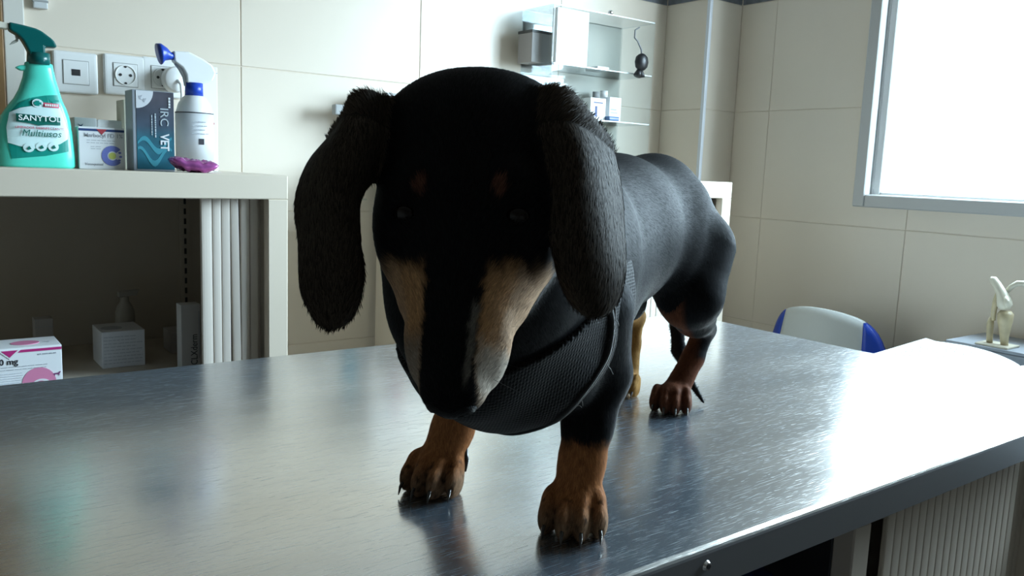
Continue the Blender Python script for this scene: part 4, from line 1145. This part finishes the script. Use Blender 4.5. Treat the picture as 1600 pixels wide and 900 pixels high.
def coat_mat(name, rough, spec, sheen):
    m = bpy.data.materials.new(name); m.use_nodes = True; nt = m.node_tree; b = nt.nodes['Principled BSDF']
    a = nt.nodes.new('ShaderNodeAttribute'); a.attribute_name = 'coat'
    nt.links.new(a.outputs['Color'], b.inputs['Base Color'])
    b.inputs['Roughness'].default_value = rough; b.inputs['Specular IOR Level'].default_value = spec
    b.inputs['Sheen Weight'].default_value = sheen; b.inputs['Sheen Roughness'].default_value = .4
    return m
def np_mesh(name, V, F, col=None, smooth=True):
    me = bpy.data.meshes.new(name)
    k_ = F.shape[1]
    me.vertices.add(len(V)); me.vertices.foreach_set('co', np.asarray(V, np.float32).ravel())
    me.loops.add(F.size); me.loops.foreach_set('vertex_index', F.astype(np.int32).ravel())
    me.polygons.add(len(F)); me.polygons.foreach_set('loop_start', np.arange(0, F.size, k_, dtype=np.int32))
    me.polygons.foreach_set('use_smooth', np.full(len(F), smooth))
    me.update(calc_edges=True)
    if col is not None:
        at_ = me.color_attributes.new('coat', 'FLOAT_COLOR', 'POINT')
        at_.data.foreach_set('color', np.concatenate([col, np.ones((len(col), 1))], 1).astype(np.float32).ravel())
    me.validate()
    return me
ORG = to_world(np.array((-.19, 0, 0)))
dog = thing('dachshund', 'black and tan short-haired dachshund in a black harness standing on the table, head lowered', 'dog', tuple(ORG))
def dl(p): return to_world(p) - ORG            # dog coordinates -> local to the thing
body_m = coat_mat('black_and_tan_coat', .75, .035, .0)
obj('body', np_mesh('body', dl(V), Fq, colv), body_m, dog)

# ---- fur: short strands lying along the coat
tri = Fq
p0_, p1_, p2_, p3_ = [V[Fq[:, i]] for i in range(4)]
fn = np.cross(p2_ - p0_, p3_ - p1_); fa = np.linalg.norm(fn, axis=1) * .5; fn /= (np.linalg.norm(fn, axis=1, keepdims=True) + 1e-12)
vn = np.zeros_like(V)
for i in range(4): np.add.at(vn, Fq[:, i], fn)
vn /= (np.linalg.norm(vn, axis=1, keepdims=True) + 1e-9)
if (fa * (fn * (p0_ + p2_)).sum(1)).sum() < 0: vn = -vn; fn = -fn
NF = 300000
wgt = fa * np.interp(p0_[:, 0], [-.48, -.05, .05, .25], [.6, .8, 1.5, 1.8]) * (p0_[:, 2] > .002)
fi = rng.choice(len(Fq), NF, p=wgt / wgt.sum())
u_, v_ = rng.random((2, NF, 1))
root = (p0_[fi] * (1 - u_) + p1_[fi] * u_) * (1 - v_) + (p3_[fi] * (1 - u_) + p2_[fi] * u_) * v_
gi = grpv[Fq[fi, 0]]; nn = vn[Fq[fi, 0]]
h = ((root - E0) @ HB.T) * 1000
flow = np.tile(np.array((-1., 0, -.35)), (NF, 1))
back_flow = -hm[None] + .012 * h[:, :1] * hx[None] - .55 * hn[None]
flow[gi == 3] = back_flow[gi == 3]
flow[gi == 2] = (-hn * .4 + np.array((-.6, 0, -.6)))
flow[gi == 4] = hm + .08 * rng.normal(size=((gi == 4).sum(), 3))
flow[(gi == 5) | (gi == 6)] = np.array((-.25, 0, -1.)); flow[gi == 7] = np.array((.5, 0, -.8))
top_ear = (gi == 4) & (h[:, 1] < -50)
flow[top_ear] = -hm * .6 + hx * np.sign(h[top_ear, :1]) * .6
flow = flow - nn * (flow * nn).sum(1, keepdims=True); flow /= (np.linalg.norm(flow, axis=1, keepdims=True) + 1e-6)
ln = np.select([gi == 3, gi == 4, gi == 7, gi >= 5], [.0042, .0046, .0034, .0045], .0060) * rng.uniform(.6, 1.25, NF)
ln = np.where(top_ear, ln * 1.1, ln); ln = np.where((gi == 3) & (h[:, 1] > 60), ln * .6, ln)
lift = np.where(top_ear, .5, .05) * rng.uniform(.4, 1.4, NF)
cl = vnoise(root, 900, 11)[:, None]; cl2 = vnoise(root, 900, 12)[:, None]
perp = np.cross(nn, flow)
dr = flow + nn * lift[:, None] + perp * (.10 * rng.normal(size=(NF, 1)) + .16 * cl)
dr /= np.linalg.norm(dr, axis=1, keepdims=True)
wd_ = np.cross(dr, nn); wd_ /= (np.linalg.norm(wd_, axis=1, keepdims=True) + 1e-6)
hw_ = (.00022 * rng.uniform(.7, 1.3, NF))[:, None]
b_ = root + nn * .0001
mid = b_ + dr * (ln * .55)[:, None]
tipp = b_ + dr * ln[:, None] - nn * (ln * lift * .18)[:, None]
FV = np.stack([b_ - wd_ * hw_, b_ + wd_ * hw_, mid + wd_ * hw_ * .8, mid - wd_ * hw_ * .8, tipp], 1).reshape(-1, 3)
FV[:, 2] = np.maximum(FV[:, 2], .0004)
fc = coat(root, gi) * rng.uniform(.65, 1.45, (NF, 1)) * (1 + .15 * cl2)
fc[gi == 4] += np.array([.052, .040, .030]) * rng.uniform(.2, 1, ((gi == 4).sum(), 1))
fc[(gi == 1) | (gi == 2)] += .007 * rng.random((((gi == 1) | (gi == 2)).sum(), 1)) ** 2
fcol = np.repeat(fc, 5, 0)
base = np.arange(NF)[:, None] * 5
FT = np.concatenate([base + [0, 1, 2], base + [0, 2, 3], base + [3, 2, 4]])
fur_me = np_mesh('fur', dl(FV), FT, fcol)
fur = obj('fur', fur_me, coat_mat('fur_strands', .6, .045, .0), dog)
fur['kind'] = 'stuff'

# ---- eyes, nose, claws, whiskers
eye_m = mat('dark_brown_eye', (.008, .005, .004), .08, spec=.4)
for s_ in (1, -1):
    bm = bmesh.new(); bmesh.ops.create_uvsphere(bm, u_segments=24, v_segments=16, radius=.0092)
    e_ = obj('eye', bm_mesh('eye', bm, True), eye_m, dog); e_.location = dl(H(s_ * 30.3, 1.8, -11.3))
nose_m = mat('black_nose', (.008, .008, .009), .6, spec=.15, bump=.5, bscale=1400)
bm = bmesh.new(); bmesh.ops.create_uvsphere(bm, u_segments=28, v_segments=20, radius=1)
for v in bm.verts:
    a, b, c = v.co
    fl = .0138 * (1 - .18 * max(0, -c)); co = H(0, 104.5, -12.5) + hx * a * fl + hm * b * .0078 + hn * c * .0098
    for s_ in (1, -1):
        q_ = ((a - s_ * .5) / .3) ** 2 + ((c - .1) / .34) ** 2
        if q_ < 1 and b > 0: co = co - hm * .0035 * (1 - q_)
    v.co = Vector(dl(co))
obj('nose', bm_mesh('nose', bm, True), nose_m, dog)
claw_m = mat('dark_claw', (.05, .043, .038), .22)
for a, b, c, r in claws:
    obj('claw', tube([tuple(dl(p)) for p in (a, b, c)], [r, r * .85, r * .25], 8), claw_m, dog)
dw = np.array((-.030, -.0525, .032))
obj('dew_claw', tube([tuple(dl(dw + o)) for o in ((0, 0, .004), (.003, .004, -.006), (.006, .005, -.014))], [.003, .0026, .0008], 8), claw_m, dog)
wv_, wf_ = [], []
for s_ in (1, -1):
    for i in range(16):
        o = H(s_ * rng.uniform(15, 21), rng.uniform(62, 92), rng.uniform(-24, -14)); dd = unit(hx * s_ * rng.uniform(.4, 1) + hm * rng.uniform(-.2, .9) + hn * rng.uniform(-.3, .3)); L_ = rng.uniform(.008, .02)
        sd = unit(np.cross(dd, hn)) * .00010
        n0 = len(wv_); wv_ += [o - sd, o + sd, o + dd * L_ - hn * .001]; wf_.append((n0, n0 + 1, n0 + 2))
wh = obj('whiskers', np_mesh('whiskers', dl(np.array(wv_)), np.array(wf_)), mat('whisker', (.10, .10, .10), .4), dog); wh['kind'] = 'stuff'

# ---- harness: mesh chest panel and piping following the chest
QX = gx[:, None, None]; QY = gy[None, :, None]; QZ = gz[None, None, :]
OL, OZ, CZ = .086, .098, .170
edge = np.sqrt((QY / OL) ** 2 + ((QZ - CZ) / OZ) ** 2) - 1                   # inside the oval bib
neckline = (QX * .50 + QZ * .866) - .172                                     # below the neck
frontside = -.034 - QX                                                       # only the front of the chest
mask = np.maximum(np.maximum(edge * .08, neckline), frontside).astype(np.float32)
bib = np.maximum(np.maximum(DB - .0040, -(DB + .004)), mask)
def mat_mesh_cloth():
    m = bpy.data.materials.new('black_mesh_cloth'); m.use_nodes = True; nt = m.node_tree; b = nt.nodes['Principled BSDF']
    tc = nt.nodes.new('ShaderNodeTexCoord'); mp = nt.nodes.new('ShaderNodeMapping'); mp.inputs['Rotation'].default_value = (0, 0, .48)
    mp.inputs['Scale'].default_value = (430, 430, 430)
    v = nt.nodes.new('ShaderNodeTexVoronoi'); v.inputs['Randomness'].default_value = .12; v.inputs['Scale'].default_value = 1
    nt.links.new(tc.outputs['Object'], mp.inputs['Vector']); nt.links.new(mp.outputs['Vector'], v.inputs['Vector'])
    r = nt.nodes.new('ShaderNodeValToRGB'); e = r.color_ramp.elements
    e[0].position = .18; e[0].color = (.0015, .0015, .002, 1); e[1].position = .45; e[1].color = (.009, .0085, .009, 1)
    nt.links.new(v.outputs['Distance'], r.inputs['Fac']); nt.links.new(r.outputs['Color'], b.inputs['Base Color'])
    bp = nt.nodes.new('ShaderNodeBump'); bp.inputs['Strength'].default_value = .7; bp.inputs['Distance'].default_value = .001
    nt.links.new(v.outputs['Distance'], bp.inputs['Height']); nt.links.new(bp.outputs['Normal'], b.inputs['Normal'])
    b.inputs['Roughness'].default_value = .7; b.inputs['Specular IOR Level'].default_value = .10
    return m
hv, hf, _ = surface_nets(bib.astype(np.float32)); hv = smooth_mesh(lo + hv * VX, hf, 3)
har = obj('harness', np_mesh('harness', dl(hv), hf), mat_mesh_cloth(), dog); har['label'] = 'black mesh chest harness'
def chest_front(l, z, off):
    j = int(round((l - lo[1]) / VX)); k_ = int(round((z - lo[2]) / VX)); col_ = DB[:, j, k_]
    for i in range(len(gx) - 2, 0, -1):
        if gx[i] < .13 and col_[i] < off:
            a, b = col_[i], col_[i + 1]; return gx[i] + VX * (off - a) / (b - a + 1e-9)
    return None
def rim(scale, off):
    out = []
    for a in np.radians(np.arange(-170, 6, 2.0)):
        l, z = OL * scale * math.cos(a + math.pi * 0), CZ + OZ * scale * math.sin(a)
        f_ = chest_front(l, z, off)
        if f_ is not None and f_ > -.036 and .5 * f_ + .866 * z < .176 and (not out or abs(f_ - out[-1][0]) < .012): out.append((f_, l, z))
    A = np.array(out)
    for _ in range(4): A[1:-1] = .25 * A[:-2] + .5 * A[1:-1] + .25 * A[2:]
    return A
web_m = mat('black_webbing', (.012, .0115, .012), .6, spec=.25, bump=.4, bscale=1500)
A = rim(.985, .0035)
pp = obj('piping', tube([tuple(dl(p)) for p in A], .0028, 10), web_m, har)
B_ = rim(1.012, .0045)
obj('stitching', tube([tuple(dl(p)) for p in B_], .0006, 6), mat('grey_thread', (.16, .15, .14), .6), pp)
for i in range(9):
    c_ = B_[int(len(B_) * (.62 + .04 * i)) % len(B_)]; d_ = rng.normal(size=3) * .004 + (.003, .001, .0)
    obj('loose_thread', tube([tuple(dl(c_)), tuple(dl(c_ + d_ * .6 + (0, 0, .001))), tuple(dl(c_ + d_))], [.00022, .0002, .00012], 5), mat('grey_thread'), pp)
